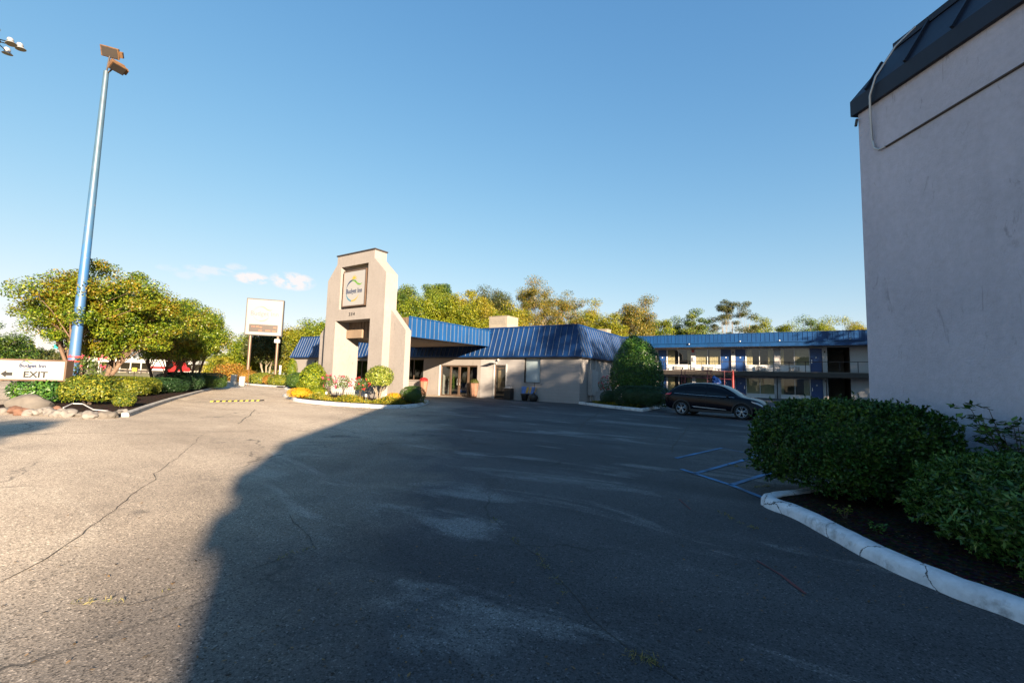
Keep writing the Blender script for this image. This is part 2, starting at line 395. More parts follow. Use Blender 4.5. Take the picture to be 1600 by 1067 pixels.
M['fade_grey'] = plain('faded_grey_lettering', (.05, .055, .08), .4, 0, 0)
M['fade_green'] = plain('faded_green_ink', (.09, .115, .06), .4, 0, 0)
M['led'] = plain('led_board', (.022, .012, .008), .5, 0, .2, 8)
M['led_on'] = plain('led_orange', (.35, .07, .02), .5, 0, 0)
M['bark_pink'] = bark('crape_myrtle_bark', (.11, .068, .043)); M['bark_grey'] = bark('grey_bark', (.16, .13, .10)); M['bark_pale'] = bark('pale_bark', (.20, .165, .12))
M['twig'] = bark('twig_bark', (.05, .035, .025))
M['rock_white'] = plain('white_stone', (.14, .128, .118), .85, 0, .3, 5, .6, 12)
M['rock_red'] = plain('terracotta_stone', (.11, .055, .035), .85, 0, .3, 5, .6, 12)
M['rock_tan'] = plain('tan_stone', (.09, .08, .07), .85, 0, .25, 4, .6, 9)
M['copper'] = plain('copper_planter', (.19, .10, .065), .5, .1, .2, 4)
M['blueline'] = plain('blue_marking_paint', (.014, .13, .29), .7, 0, .7, 3)
M['redline'] = plain('faded_red_paint', (.13, .03, .03), .8, 0, .5, 12)
M['crack'] = plain('crack_fill', (.045, .038, .032), .95, 0, .3, 8)
M['car'] = plain('black_car_paint', (.002, .003, .008), .25, 0, 0, coat=.22, spec=.1)
M['carglass'] = plain('tinted_car_glass', (.004, .006, .009), .05, 0, 0, spec=.35)
M['tyre'] = plain('tyre_rubber', (.012, .012, .012), .8)
M['rim'] = plain('alloy_rim', (.38, .38, .39), .3, .8, .05)
M['cladding'] = plain('black_cladding', (.015, .015, .016), .6)
M['lamp_red'] = plain('red_lens', (.5, .01, .015), .15, 0, 0)
M['lamp_clear'] = plain('clear_lens', (.55, .6, .65), .08, 0, 0, coat=1)
M['tarp'] = plain('blue_tarp', (.005, .045, .22), .5, 0, .2)
M['sofa'] = plain('blue_sofa_fabric', (.02, .07, .20), .8)
M['far_white'] = plain('far_white_roof', (.36, .36, .35), .6)
M['teal'] = plain('teal_sign', (.02, .28, .26), .5)
M['art_blue'] = plain('art_blue', (.09, .20, .50), .5, 0, .3, 6)
M['art_yellow'] = plain('art_yellow', (.50, .30, .05), .5, 0, .3, 6)
M['white_guest'] = plain('white_panel_paint', (.60, .59, .58), .5, 0, .08)
M['blind'] = plain('white_blind', (.85, .86, .86), .5, 0, .05)
# foliage
L = {}
L['dense'] = leafmat('dark_shrub_leaves', [(.008, .03, .008), (.016, .055, .012), (.026, .09, .016), (.05, .14, .022)], .2, .38, 3, [(.03, .085, .016), (.06, .14, .02), (.10, .18, .02)])
L['hedge'] = leafmat('laurel_leaves', [(.022, .062, .016), (.042, .11, .024), (.07, .155, .032), (.12, .22, .045)], .15, .26)
L['darkhedge'] = leafmat('hedge_leaves', [(.012, .035, .012), (.02, .05, .015), (.03, .07, .02)], .2, .45)
L['yellow'] = leafmat('yellow_green_leaves', [(.035, .065, .008), (.075, .115, .012), (.14, .17, .018), (.24, .23, .02)], .35, .45)
L['crape'] = leafmat('crape_myrtle_leaves', [(.02, .055, .006), (.06, .12, .009), (.13, .19, .012), (.22, .25, .016)], .4, .4, .9, [(.20, .15, .01), (.26, .17, .012), (.12, .15, .01), (.08, .13, .01)])
L['crape2'] = leafmat('crape_myrtle_green_leaves', [(.03, .07, .007), (.08, .14, .009), (.16, .22, .012), (.25, .27, .016)], .4, .4, .9, [(.22, .19, .01), (.26, .22, .014), (.13, .17, .01)])
L['pine'] = leafmat('pine_foliage', [(.01, .035, .006), (.03, .07, .008), (.08, .13, .010)], .25, .5, .35, [(.09, .13, .01), (.16, .18, .012), (.05, .08, .01)])
L['green'] = leafmat('summer_green_leaves', [(.03, .07, .006), (.08, .14, .008), (.16, .21, .010), (.24, .26, .012)], .4, .5, .3, [(.18, .20, .01), (.26, .24, .014), (.10, .15, .01)])
L['gold'] = leafmat('golden_leaves', [(.05, .085, .008), (.12, .155, .010), (.21, .225, .012), (.29, .27, .014)], .4, .5, .3, [(.22, .18, .012), (.30, .22, .014), (.13, .14, .012)])
L['brown'] = leafmat('autumn_brown_leaves', [(.04, .06, .012), (.09, .10, .014), (.17, .14, .018), (.24, .17, .02)], .35, .5, .3, [(.05, .08, .012), (.12, .14, .016), (.26, .14, .02)])
L['oak'] = leafmat('dark_oak_leaves', [(.02, .035, .008), (.04, .055, .01), (.08, .075, .012)], .25, .5)
L['orange'] = leafmat('orange_shrub_leaves', [(.16, .08, .015), (.28, .13, .02), (.36, .17, .025), (.16, .14, .02)], .35, .5)
L['rose'] = leafmat('rose_leaves', [(.03, .06, .012), (.06, .10, .015), (.10, .14, .02)], .3, .4)
L['topiary'] = leafmat('bright_topiary_leaves', [(.05, .09, .01), (.12, .17, .015), (.22, .25, .03), (.30, .32, .06)], .3, .4)
L['box'] = leafmat('boxwood_leaves', [(.02, .05, .01), (.04, .08, .012), (.06, .11, .015)], .2, .4)
L['mum'] = leafmat('yellow_flowers', [(.40, .20, .005), (.5, .30, .01), (.45, .25, .005)], .2, .6)
L['redmum'] = leafmat('red_flowers', [(.30, .015, .02), (.45, .03, .03), (.22, .02, .02)], .2, .6)
L['pink'] = leafmat('pink_flowers', [(.55, .06, .12), (.65, .10, .16), (.5, .03, .08)], .2, .6)
L['border'] = leafmat('border_flowers', [(.05, .09, .01), (.10, .14, .015), (.18, .20, .02), (.36, .22, .01), (.30, .27, .03)], .3, .5)
L['weed'] = leafmat('weed_blades', [(.10, .12, .03), (.20, .18, .07), (.26, .22, .10)], .3, .6)
L['litter'] = leafmat('dead_leaves', [(.03, .02, .012), (.12, .07, .03), (.20, .12, .05)], .1, .8)

# ------------------------------------------------------------------ foliage meshes
def unit(a): return a/np.maximum(np.linalg.norm(a, axis=-1, keepdims=True), 1e-9)
def leaf_mesh(name, P, Nn, size, aspect=.45, fold=.0, core=None, droop=0.0, D0=None):
    """one pointed four-sided face per leaf at P, facing Nn"""
    n = len(P); size = np.broadcast_to(np.asarray(size, float), (n,))*rng.uniform(.65, 1.25, n)
    Nn = unit(Nn); r = rng.normal(size=(n, 3)); r[:, 2] -= droop
    if D0 is not None: r = D0+r*.12
    D = unit(r-(r*Nn).sum(1, keepdims=True)*Nn); S = np.cross(Nn, D)
    h = size[:, None]
    V = np.stack([P-D*h*.5, P+S*h*aspect*.5-D*h*.05-Nn*h*fold, P+D*h*.5, P-S*h*aspect*.5-D*h*.05-Nn*h*fold], 1).reshape(-1, 3)
    F = np.arange(4*n)
    nv, nf = len(V), n
    cv, cf = (core if core else (np.zeros((0, 3)), np.zeros((0, 4), int)))
    V = np.vstack([V, cv]); F = np.concatenate([F, (np.asarray(cf, int)+nv).reshape(-1)]); nf += len(cf)
    me = bpy.data.meshes.new(name)
    me.vertices.add(len(V)); me.vertices.foreach_set('co', V.astype(np.float32).ravel())
    me.loops.add(len(F)); me.loops.foreach_set('vertex_index', F.astype(np.int32))
    me.polygons.add(nf); me.polygons.foreach_set('loop_start', (np.arange(nf)*4).astype(np.int32))
    me.update(calc_edges=True); me.validate(); return me
def lumps(k=14):
    d = unit(rng.normal(size=(k, 3))); a = rng.uniform(-1, 1, k); return d, a
def bush_points(rx, ry, h, n, pw, lump, z0, depth=.16):
    d = unit(rng.normal(size=(n, 3))); d[:, 2] = np.where(d[:, 2] < -.75, -d[:, 2], d[:, 2])
    s = (np.abs(d)**pw).sum(1)**(-1/pw)
    ld, la = lumps(); f = np.zeros(n)
    for k in range(len(la)): f += la[k]*np.exp(-((d-ld[k])**2).sum(1)/.12)
    s = s*(1+lump*f)
    dep = 1-np.minimum(rng.exponential(depth*.45, n), .5)
    sprig = rng.random(n) < .03; dep = np.where(sprig, 1+rng.uniform(0, .07, n), dep)
    hh = h/2
    P = d*s[:, None]*dep[:, None]*np.array([rx, ry, hh])+np.array([0, 0, z0+hh])
    Nn = unit(d/np.array([rx, ry, hh]))+rng.normal(size=(n, 3))*.55+np.array([0, 0, .35])
    return P, Nn
def sprig_points(rx, ry, h, k, per, pw, lump, z0, ln):
    """k shoots standing out of the hedge surface, each with its own leaves along it"""
    c, nn = bush_points(rx, ry, h, k, pw, lump, z0, .22)
    out = unit(unit((c-np.array([0, 0, z0+h/2]))/np.array([rx, ry, h/2]))+rng.normal(size=c.shape)*.35+np.array([0, 0, .45]))
    L_ = ln*rng.uniform(.5, 1.5, k)*np.where(rng.random(k) < .04, 1.9, 1)
    u = rng.random((k, per)); P = c[:, None]+out[:, None]*(L_[:, None]*u)[..., None]
    side = unit(rng.normal(size=(k, per, 3))); side = unit(side-(side*out[:, None]).sum(2, keepdims=True)*out[:, None])
    D = unit(out[:, None]*.75+side); P = P+side*ln*.16
    Nn = unit(np.cross(D, rng.normal(size=D.shape)*.45+np.cross(D, out[:, None]*np.ones_like(D)))+np.array([0, 0, .15]))
    tone = np.repeat(rng.random(k), per)
    return P.reshape(-1, 3), Nn.reshape(-1, 3), D.reshape(-1, 3), tone
def core_ball(rx, ry, h, pw, z0, k=.8):
    vs = []; fs = []; nu, nv = 16, 9
    for j in range(nv):
        t = math.pi*(j/(nv-1)-.5)
        for i in range(nu):
            a = 2*math.pi*i/nu; d = np.array([math.cos(t)*math.cos(a), math.cos(t)*math.sin(a), math.sin(t)])
            s = (np.abs(d)**pw).sum()**(-1/pw); vs.append(d*s*k*np.array([rx, ry, h/2])+np.array([0, 0, z0+h/2]))
    for j in range(nv-1):
        for i in range(nu): fs.append((j*nu+i, j*nu+(i+1) % nu, (j+1)*nu+(i+1) % nu, (j+1)*nu+i))
    return np.array(vs), fs
def bush(name, label, cat, x, y, rx, ry, h, n, leaf, mat, pw=2.4, lump=.1, z0=.02, rz=0, group=None, aspect=.45, stems=True, flowers=None, depth=.16, sprigs=0, taper=0):
    t = empty(name, (x, y, 0), rz, label, cat, group)
    D0 = None
    if sprigs: P, Nn, D0, _ = sprig_points(rx, ry, h, sprigs, n//sprigs, pw, lump, z0, .055)
    else: P, Nn = bush_points(rx, ry, h, n, pw, lump, z0, depth)
    if sprigs:
        Pf, Nf = bush_points(rx*.93, ry*.93, h*.95, n//3, pw, lump, z0+h*.02, .25); P = np.vstack([P, Pf]); Nn = np.vstack([Nn, Nf]); D0 = np.vstack([D0, rng.normal(size=Pf.shape)])
    cv, cf = core_ball(rx, ry, h, pw, z0, .72)
    if taper:
        for A in (P, cv): f = 1-taper*np.clip((A[:, 2]-z0)/h, 0, 1)**1.6; A[:, 0] *= f; A[:, 1] *= f
    me = leaf_mesh('foliage', P, Nn, leaf, aspect, .08, (cv, cf), D0=D0); finish('foliage', me, L[mat], t)
    if stems:
        b = MB()
        for k in range(7):
            a = random.uniform(0, 6.28); q = random.uniform(.3, .8)
            b.tube([(random.uniform(-.08, .08), random.uniform(-.08, .08), -.02), (math.cos(a)*rx*q*.5, math.sin(a)*ry*q*.5, z0+h*.3), (math.cos(a)*rx*q, math.sin(a)*ry*q, z0+h*.6)], [.022*h+.006, .014*h+.004, .006], 6)
        b.build('stem', M['twig'], t)
    if flowers:
        fm, fn, fs_ = flowers
        P, Nn = bush_points(rx*1.03, ry*1.03, h*1.03, fn, pw, lump, z0, .02)
        k = P[:, 2] > z0+h*.3; finish('flowers', leaf_mesh('flowers', P[k], Nn[k], fs_, .9), L[fm], t)
    return t

def tree(name, label, cat, x, y, H, rx, ry, zc, nclump, cr, nleaf, leaf, lm, bm, tr=.18, nstem=1, group=None, flat=.6, shell=.55, lean=(0, 0), seed=0, spread=.3, sub=2, open_=False):
    """trunk(s), limbs reaching every clump, and a crown of separate leaf clumps between heights zc and H"""
    st = random.getstate(); random.seed(seed+1000)
    g = np.random.default_rng(seed+5)
    t = empty(name, (x, y, 0), random.uniform(0, 6.28) if not open_ else 0, label, cat, group)
    cz, hz = (zc+H)/2, (H-zc)/2
    ld = unit(g.normal(size=(9, 3))); la = g.uniform(-.32, .25, 9)
    cs = []
    while len(cs) < nclump:
        d = unit(g.normal(size=3)); r = g.uniform(shell, 1.0)
        r *= 1+sum(la[k]*math.exp(-((d-ld[k])**2).sum()/.25) for k in range(9))
        p = np.array([d[0]*rx*r+lean[0], d[1]*ry*r+lean[1], cz+d[2]*hz*r*(1 if d[2] > 0 else .8)])
        if p[2] > zc*.95: cs.append(p)
    cs = np.array(cs)
    b = MB(); stems = []
    for s in range(nstem):
        a = 6.28*s/nstem+random.uniform(-.5, .5); sp = spread if nstem > 1 else .05
        top = Vector((math.cos(a)*rx*sp*1.6+lean[0]*.8, math.sin(a)*ry*sp*1.6+lean[1]*.8, zc+(H-zc)*.62))
        base = Vector((math.cos(a)*tr*.8*(nstem > 1), math.sin(a)*tr*.8*(nstem > 1), -.1))
        pts = [base.lerp(top, k/5)+Vector((random.uniform(-1, 1), random.uniform(-1, 1), 0))*tr*.5*(k > 0) for k in range(6)]
        q = 1 if nstem == 1 else .62
        rad = [tr*q*(1.25 if k == 0 else 1)*(1-.14*k) for k in range(6)]
        b.tube(pts, rad, 8); stems.append((pts, rad))
    for c in cs:
        pts, rad = min(stems, key=lambda q: (Vector(c)-q[0][4]).length+random.uniform(0, rx*.5))
        hh = max(.3, min(.98, (c[2]*.62)/max(pts[-1].z, .1)+random.uniform(-.12, .05))); i = min(4, int(hh*5)); f = hh*5-i
        o = pts[i].lerp(pts[i+1], min(1, f)); e = Vector(c)
        m1 = o.lerp(e, .45)+Vector((random.uniform(-.1, .1)*rx*.4, random.uniform(-.1, .1)*ry*.4, .06*(H-zc)))
        r0 = rad[i]*random.uniform(.26, .42)
        b.tube([o, m1, e], [r0, r0*.55, r0*.16], 5, cap=False)
        for k in range(sub):
            d = Vector(unit(g.normal(size=3)))*cr*.9; d.z = abs(d.z)*.6
            b.tube([m1.lerp(e, .6), e+d], [r0*.25, r0*.08], 4, cap=False)
    b.build('trunk', M[bm], t, smooth=60)
    n = nleaf; ci = g.integers(0, len(cs), n); cw = g.uniform(.65, 1.3, len(cs))
    d = unit(g.normal(size=(n, 3))); r = g.random(n)**(1/2.2)
    off = d*(r*cr*cw[ci])[:, None]*np.array([1, 1, flat])
    P = cs[ci]+off
    Nn = d*.8+g.normal(size=(n, 3))*.7+np.array([0, 0, .6])
    finish('crown', leaf_mesh('crown', P, Nn, leaf, .55, .05), L[lm], t)
    random.setstate(st); return t

# ------------------------------------------------------------------ ground
b = MB(); b.quad((-900, -600, -.02), (900, -600, -.02), (900, 1200, -.02), (-900, 1200, -.02)); tag(b.build('ground', M['grass']), kind='structure')
lot = [(-62, -40), (90, -40), (90, 90), (20, 90), (-16, 46.6), (-20.4, 38.6), (-26.6, 44.9), (-31.5, 50.2), (-40, 60), (-62, 60)]
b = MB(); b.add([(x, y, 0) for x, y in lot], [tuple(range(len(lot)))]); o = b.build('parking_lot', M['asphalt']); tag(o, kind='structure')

def strip(mb, pts, wd, z=.004, jit=0):
    pts = [Vector(p) for p in pts]
    out = []
    for a, c in zip(pts[:-1], pts[1:]):
        n = max(1, int((c-a).length/.12)) if jit else 1
        out += [a.lerp(c, k/n) for k in range(n)]
    out.append(pts[-1]); ls = []; rs = []
    off = 0
    for i, p in enumerate(out):
        t = (out[min(i+1, len(out)-1)]-out[max(i-1, 0)]); t.z = 0; t.normalize(); n = Vector((-t.y, t.x, 0))
        off = off*.8+random.uniform(-1, 1)*jit; q = p+n*off
        ww = wd*(random.uniform(.35, 1.2) if jit else 1)/2
        ls.append((q.x+n.x*ww, q.y+n.y*ww, z)); rs.append((q.x-n.x*ww, q.y-n.y*ww, z))
    m = len(out); mb.add(ls+rs, [(i, m+i, m+i+1, i+1) for i in range(m-1)])
cracks = [[(320,677),(310,687),(290,705),(270,720),(240,740),(242,750),(130,835),(0,912)],
          [(105,942),(210,940),(300,915),(415,880),(490,857),(480,840),(450,805)],
          [(752,796),(800,840),(840,872),(880,912),(908,948),(940,984),(980,1016),(1020,1036),(1062,1062)],
          [(942,640),(930,650),(918,656),(906,670)], [(1086,654),(1072,672),(1052,696),(1048,706)],
          [(804,664),(908,670),(980,674)], [(420,690),(560,692),(700,692),(980,694),(1190,698)], [(398,640),(388,650),(372,662)],
          [(1032,672),(1024,690)], [(0,680),(140,676),(330,681)]]
wds = [.011, .006, .006, .05, .035, .03, .025, .04, .02, .02]
b = MB()
for pts, wdt in zip(cracks, wds): strip(b, [gp(*p) for p in pts], wdt, .004, .018)
tag(b.build('pavement_crack', M['crack']), kind='structure')
b = MB()
for seg in [[(1064,733),(1086,740),(1142,758),(1200,781)], [(1086,740),(1180,714)], [(1142,758),(1216,735)], [(1210,778),(1268,766)], [(1056,716),(1128,700),(1204,716)]]:
    strip(b, [gp(*p) for p in seg], .085, .008)
tag(b.build('parking_marking', M['blueline']), kind='structure')
b = MB(); strip(b, [gp(1182, 876), gp(1222, 900), gp(1258, 928)], .03, .006, .008); strip(b, [gp(1062, 780), gp(1080, 796)], .03, .006, .008)
tag(b.build('survey_marking', M['redline']), kind='structure')

def kerb(name, pts, mat, wd=.17, ht=.14, jit=0, seg=.25, closed=False):
    """rounded kerb swept along a ground path; the path is its outer (road side) foot, body on the left of travel"""
    P = [Vector(p).xy for p in pts]; out = []
    if closed: P.append(P[0])
    for a, c in zip(P[:-1], P[1:]):
        n = max(1, int((c-a).length/seg)); out += [a.lerp(c, k/n) for k in range(n)]
    if not closed: out.append(P[-1])
    prof = [(0, -.02), (.005, ht*.55), (.03, ht*.88), (.07, ht), (wd-.03, ht), (wd, ht*.85), (wd+.005, -.02)]
    m = len(out); vs = []; fs = []
    for i, p in enumerate(out):
        t = (out[(i+1) % m if closed else min(i+1, m-1)]-out[(i-1) % m if closed else max(i-1, 0)]).normalized(); n = Vector((-t.y, t.x))
        jo, jh = random.uniform(-jit, jit), random.uniform(-jit, jit)*.6
        for u, z in prof:
            q = p+n*(u+jo); vs.append((q.x, q.y, z+jh*(z > 0)))
    k = len(prof)
    for i in range(m if closed else m-1):
        for j in range(k-1): fs.append((i*k+j, ((i+1) % m)*k+j, ((i+1) % m)*k+j+1, i*k+j+1))
    if not closed: fs += [tuple(range(k)), tuple((m-1)*k+j for j in range(k))]
    mb = MB(); mb.add(vs, fs); o = mb.build(name, M[mat], smooth=50); fix_normals(o); return tag(o, kind='structure')
def smooth_path(pts, it=2):
    P = [Vector((p[0], p[1])) for p in pts]
    for _ in range(it):
        Q = [P[0]]
        for a, c in zip(P[:-1], P[1:]): Q += [a.lerp(c, .25), a.lerp(c, .75)]
        Q.append(P[-1]); P = Q
    return P
def bed(pts, z=.07, mat='mulch', name='flower_bed', mound=0.0):
    mb = MB(); P = [(p[0], p[1]) for p in pts]
    cx, cy = sum(p[0] for p in P)/len(P), sum(p[1] for p in P)/len(P); n = len(P)
    rings = [1, .8, .5, .25]; vs = []
    for k in rings: vs += [(cx+(x-cx)*k, cy+(y-cy)*k, z+mound*(1-k)) for x, y in P]
    fs = [((j)*n+i, j*n+(i+1) % n, (j+1)*n+(i+1) % n, (j+1)*n+i) for j in range(3) for i in range(n)]+[tuple(3*n+i for i in range(n))]
    mb.add(vs, fs); o = mb.build(name, M[mat], smooth=60); fix_normals(o)
    if o.data.polygons[0].normal.z < 0: o.data.flip_normals()
    return tag(o, kind='structure')

# right foreground bed
kr = [(4.6, 6.35), (4.0, 6.0), (3.45, 5.78), (3.2, 5.6), (3.14, 5.38), (3.25, 5.0), gp(1290,838).xy, gp(1350,872).xy, gp(1420,905).xy, gp(1500,938).xy, gp(1600,974).xy, (3.62, 1.6), (3.8, 0), (4.2, -4), (5.2, -14)]
kr = smooth_path(kr, 2)
kerb('kerb', kr, 'kerb_worn', .17, .12, .006, .16)
bed([(p.x+.1, p.y) for p in kr]+[(8.0, -15.3), (5.76, 6.6), (5.2, 6.55)], .085)

# entrance island, round the sign tower
isl = [gp(454,623), gp(458,627), gp(480,630), gp(520,633.5), gp(560,636), gp(600,638.5), gp(635,638), gp(658,635), gp(668,631), Vector((-4.35, 23.2, 0)), Vector((-5.6, 24.6, 0)), Vector((-12.4, 29.1, 0)), Vector((-14.0, 28.2, 0)), Vector((-13.4, 25.4, 0))]
isl2 = [Vector(p).xy for p in isl]
kerb('kerb', isl2, 'kerb_white', .2, .15, .003, .4, closed=True)
cx, cy = -8.6, 24.6
bed([(cx+(p.x-cx)*.965, cy+(p.y-cy)*.965) for p in isl2], .11, mound=.08)

# bed by the lobby side wall
pc = Vector((4.21, 26.4))
LU = Vector((math.cos(R(-33)), math.sin(R(-33)))); LV = Vector((math.sin(R(33)), math.cos(R(33))))
def lob(x, y, z=0.0): q = pc+LU*x+LV*y; return Vector((q.x, q.y, z))
sb = [lob(0.02, -.15), gp(940,636), gp(975,640), gp(1004,643), gp(1014,641.5), gp(1026,638.5), gp(1040,636), lob(4.2, 4.5)]
kerb('kerb', [p.xy for p in sb], 'kerb_white', .18, .15, .003, .4)
bed([(p.x, p.y+.12) for p in sb]+[tuple(lob(4.0, 12).xy), tuple(lob(.05, 12).xy)], .1)

# left island with the exit sign
li = [gp(202,651), gp(235,638), gp(270,626), gp(310,614.5), gp(345,605.5), (-25.6, 38.6), (-27.5, 39.2), (-30, 37), (-24, 25.5), (-17.6, 15.2), (-16.6, 13.4)]
liv = [Vector((p[0], p[1])) for p in li]
kerb('kerb', liv[:6], 'kerb_grey', .18, .13, .006, .4)
bed([(p.x, p.y) for p in liv], .09, mound=.06)
# kerbs and verge by the pylon
kerb('kerb', [gp(470,612).xy, gp(447,608.5).xy, (-19.6, 38.2)], 'kerb_white', .18, .13, .003, .5)
kerb('kerb', [gp(446,605.5).xy, gp(420,603.5).xy, gp(400,602).xy, gp(386,600.5).xy], 'kerb_white', .2, .13, .004, .5)
bed([(-15.4, 33.2), (-18.7, 36.1), (-19.5, 38.0), (-22, 39.5), (-17, 41)], .1)

# speed bump
p0, p1 = gp(331, 627.5), gp(411, 626.0); d = (p1-p0); n = 9
sb_ = empty('speed_bump', p0, 0, 'black and yellow striped rubber speed bump across the entrance drive', 'speed bump')
prof = [(-.16, 0), (-.09, .045), (.09, .045), (.16, 0)]
nrm = Vector((-d.y, d.x, 0)).normalized()
yb, kb = MB(), MB()
for i in range(n*2):
    a, c = d*(i/(n*2)), d*((i+1)/(n*2)); q = (yb if i % 2 == 0 else kb)
    sk = d.normalized()*.12
    vs = [a+nrm*u+Vector((0, 0, z))+sk*(u/.16) for u, z in prof]+[c+nrm*u+Vector((0, 0, z))+sk*(u/.16) for u, z in prof]
    q.add(vs, [(0, 1, 5, 4), (1, 2, 6, 5), (2, 3, 7, 6), (3, 0, 4, 7)])
fix_normals(yb.build('yellow_stripe', M['yellow'], sb_)); fix_normals(kb.build('black_section', M['black'], sb_))

# ------------------------------------------------------------------ writing and emblem
def text_mesh(name, body, size, mat, parent, loc, extr=.004, bold=0.0, sx=1.0, align='CENTER'):
    cu = bpy.data.curves.new(name, 'FONT'); cu.body = body; cu.size = size; cu.extrude = extr; cu.offset = bold*size; cu.align_x = align; cu.resolution_u = 4
    o = bpy.data.objects.new(name, cu); C.objects.link(o); bpy.context.view_layer.update()
    me = bpy.data.meshes.new_from_object(o.evaluated_get(bpy.context.evaluated_depsgraph_get())); bpy.data.objects.remove(o); bpy.data.curves.remove(cu)
    me.transform(Matrix.Translation(loc) @ Matrix.Rotation(R(90), 4, 'X') @ Matrix.Diagonal((sx, 1, 1, 1)))
    me.materials.clear(); return finish(name, me, mat, parent)
def arc(mb, cx, cz, r, a0, a1, w0, wm, w1, y, mi, n=20, rz=None):
    """tapering crescent in the x,z plane, facing -y"""
    rz = rz or r; vi = []; vo = []
    for i in range(n+1):
        t = i/n; a = R(a0+(a1-a0)*t)
        wd = (w0*(1-2*t)+wm*2*t) if t < .5 else (wm*(2-2*t)+w1*(2*t-1))
        vi.append((cx+(r-wd/2)*math.cos(a), y, cz+(rz-wd/2)*math.sin(a))); vo.append((cx+(r+wd/2)*math.cos(a), y, cz+(rz+wd/2)*math.sin(a)))
    f = [(i, i+1, n+1+i+1, n+1+i) for i in range(n)]
    mb.add(vi+vo, f, mi)
def emblem(parent, s, cx, cz, y, cols, name='emblem', sunon=True):
    """swoosh circle with a rising sun; s is the circle's radius"""
    mb = MB()
    arc(mb, cx, cz, s, 172, 62, .02*s, .17*s, .05*s, y, 0)
    # green wave running right from the crest
    pts = [(-.25, .93), (.1, .98), (.4, .82), (.7, .60), (1.05, .52), (1.35, .62)]
    up = []; lo = []
    for i, (x, z) in enumerate(pts):
        wv = .02+.17*math.sin(math.pi*i/5); up.append((cx+x*s, y-.001, cz+(z+wv/2)*s)); lo.append((cx+x*s, y-.001, cz+(z-wv/2)*s))
    mb.add(up+lo, [(i, i+1, 7+i, 6+i) for i in range(5)], 1)
    arc(mb, cx, cz, s, 188, 262, .02*s, .12*s, .12*s, y, 2); arc(mb, cx, cz, s, 262, 335, .12*s, .12*s, .02*s, y, 3)
    if sunon:
        v = [(cx+.12*s, y, cz+1.1*s)]+[(cx+.12*s+.26*s*math.cos(R(k*15)), y, cz+1.1*s+.26*s*math.sin(R(k*15))) for k in range(13)]
        mb.add(v, [(0, k, k+1) for k in range(1, 13)], 3)
        for k in range(7):
            a = R(k*30); e = R(9)
            mb.add([(cx+.12*s+.31*s*math.cos(a-e), y, cz+1.1*s+.31*s*math.sin(a-e)), (cx+.12*s+.31*s*math.cos(a+e), y, cz+1.1*s+.31*s*math.sin(a+e)), (cx+.12*s+.44*s*math.cos(a), y, cz+1.1*s+.44*s*math.sin(a))], [(0, 1, 2)], 3)
    return mb.build(name, cols, parent)
INK = [M['navy_ink'], M['green_ink'], M['cyan_ink'], M['yellow_ink']]

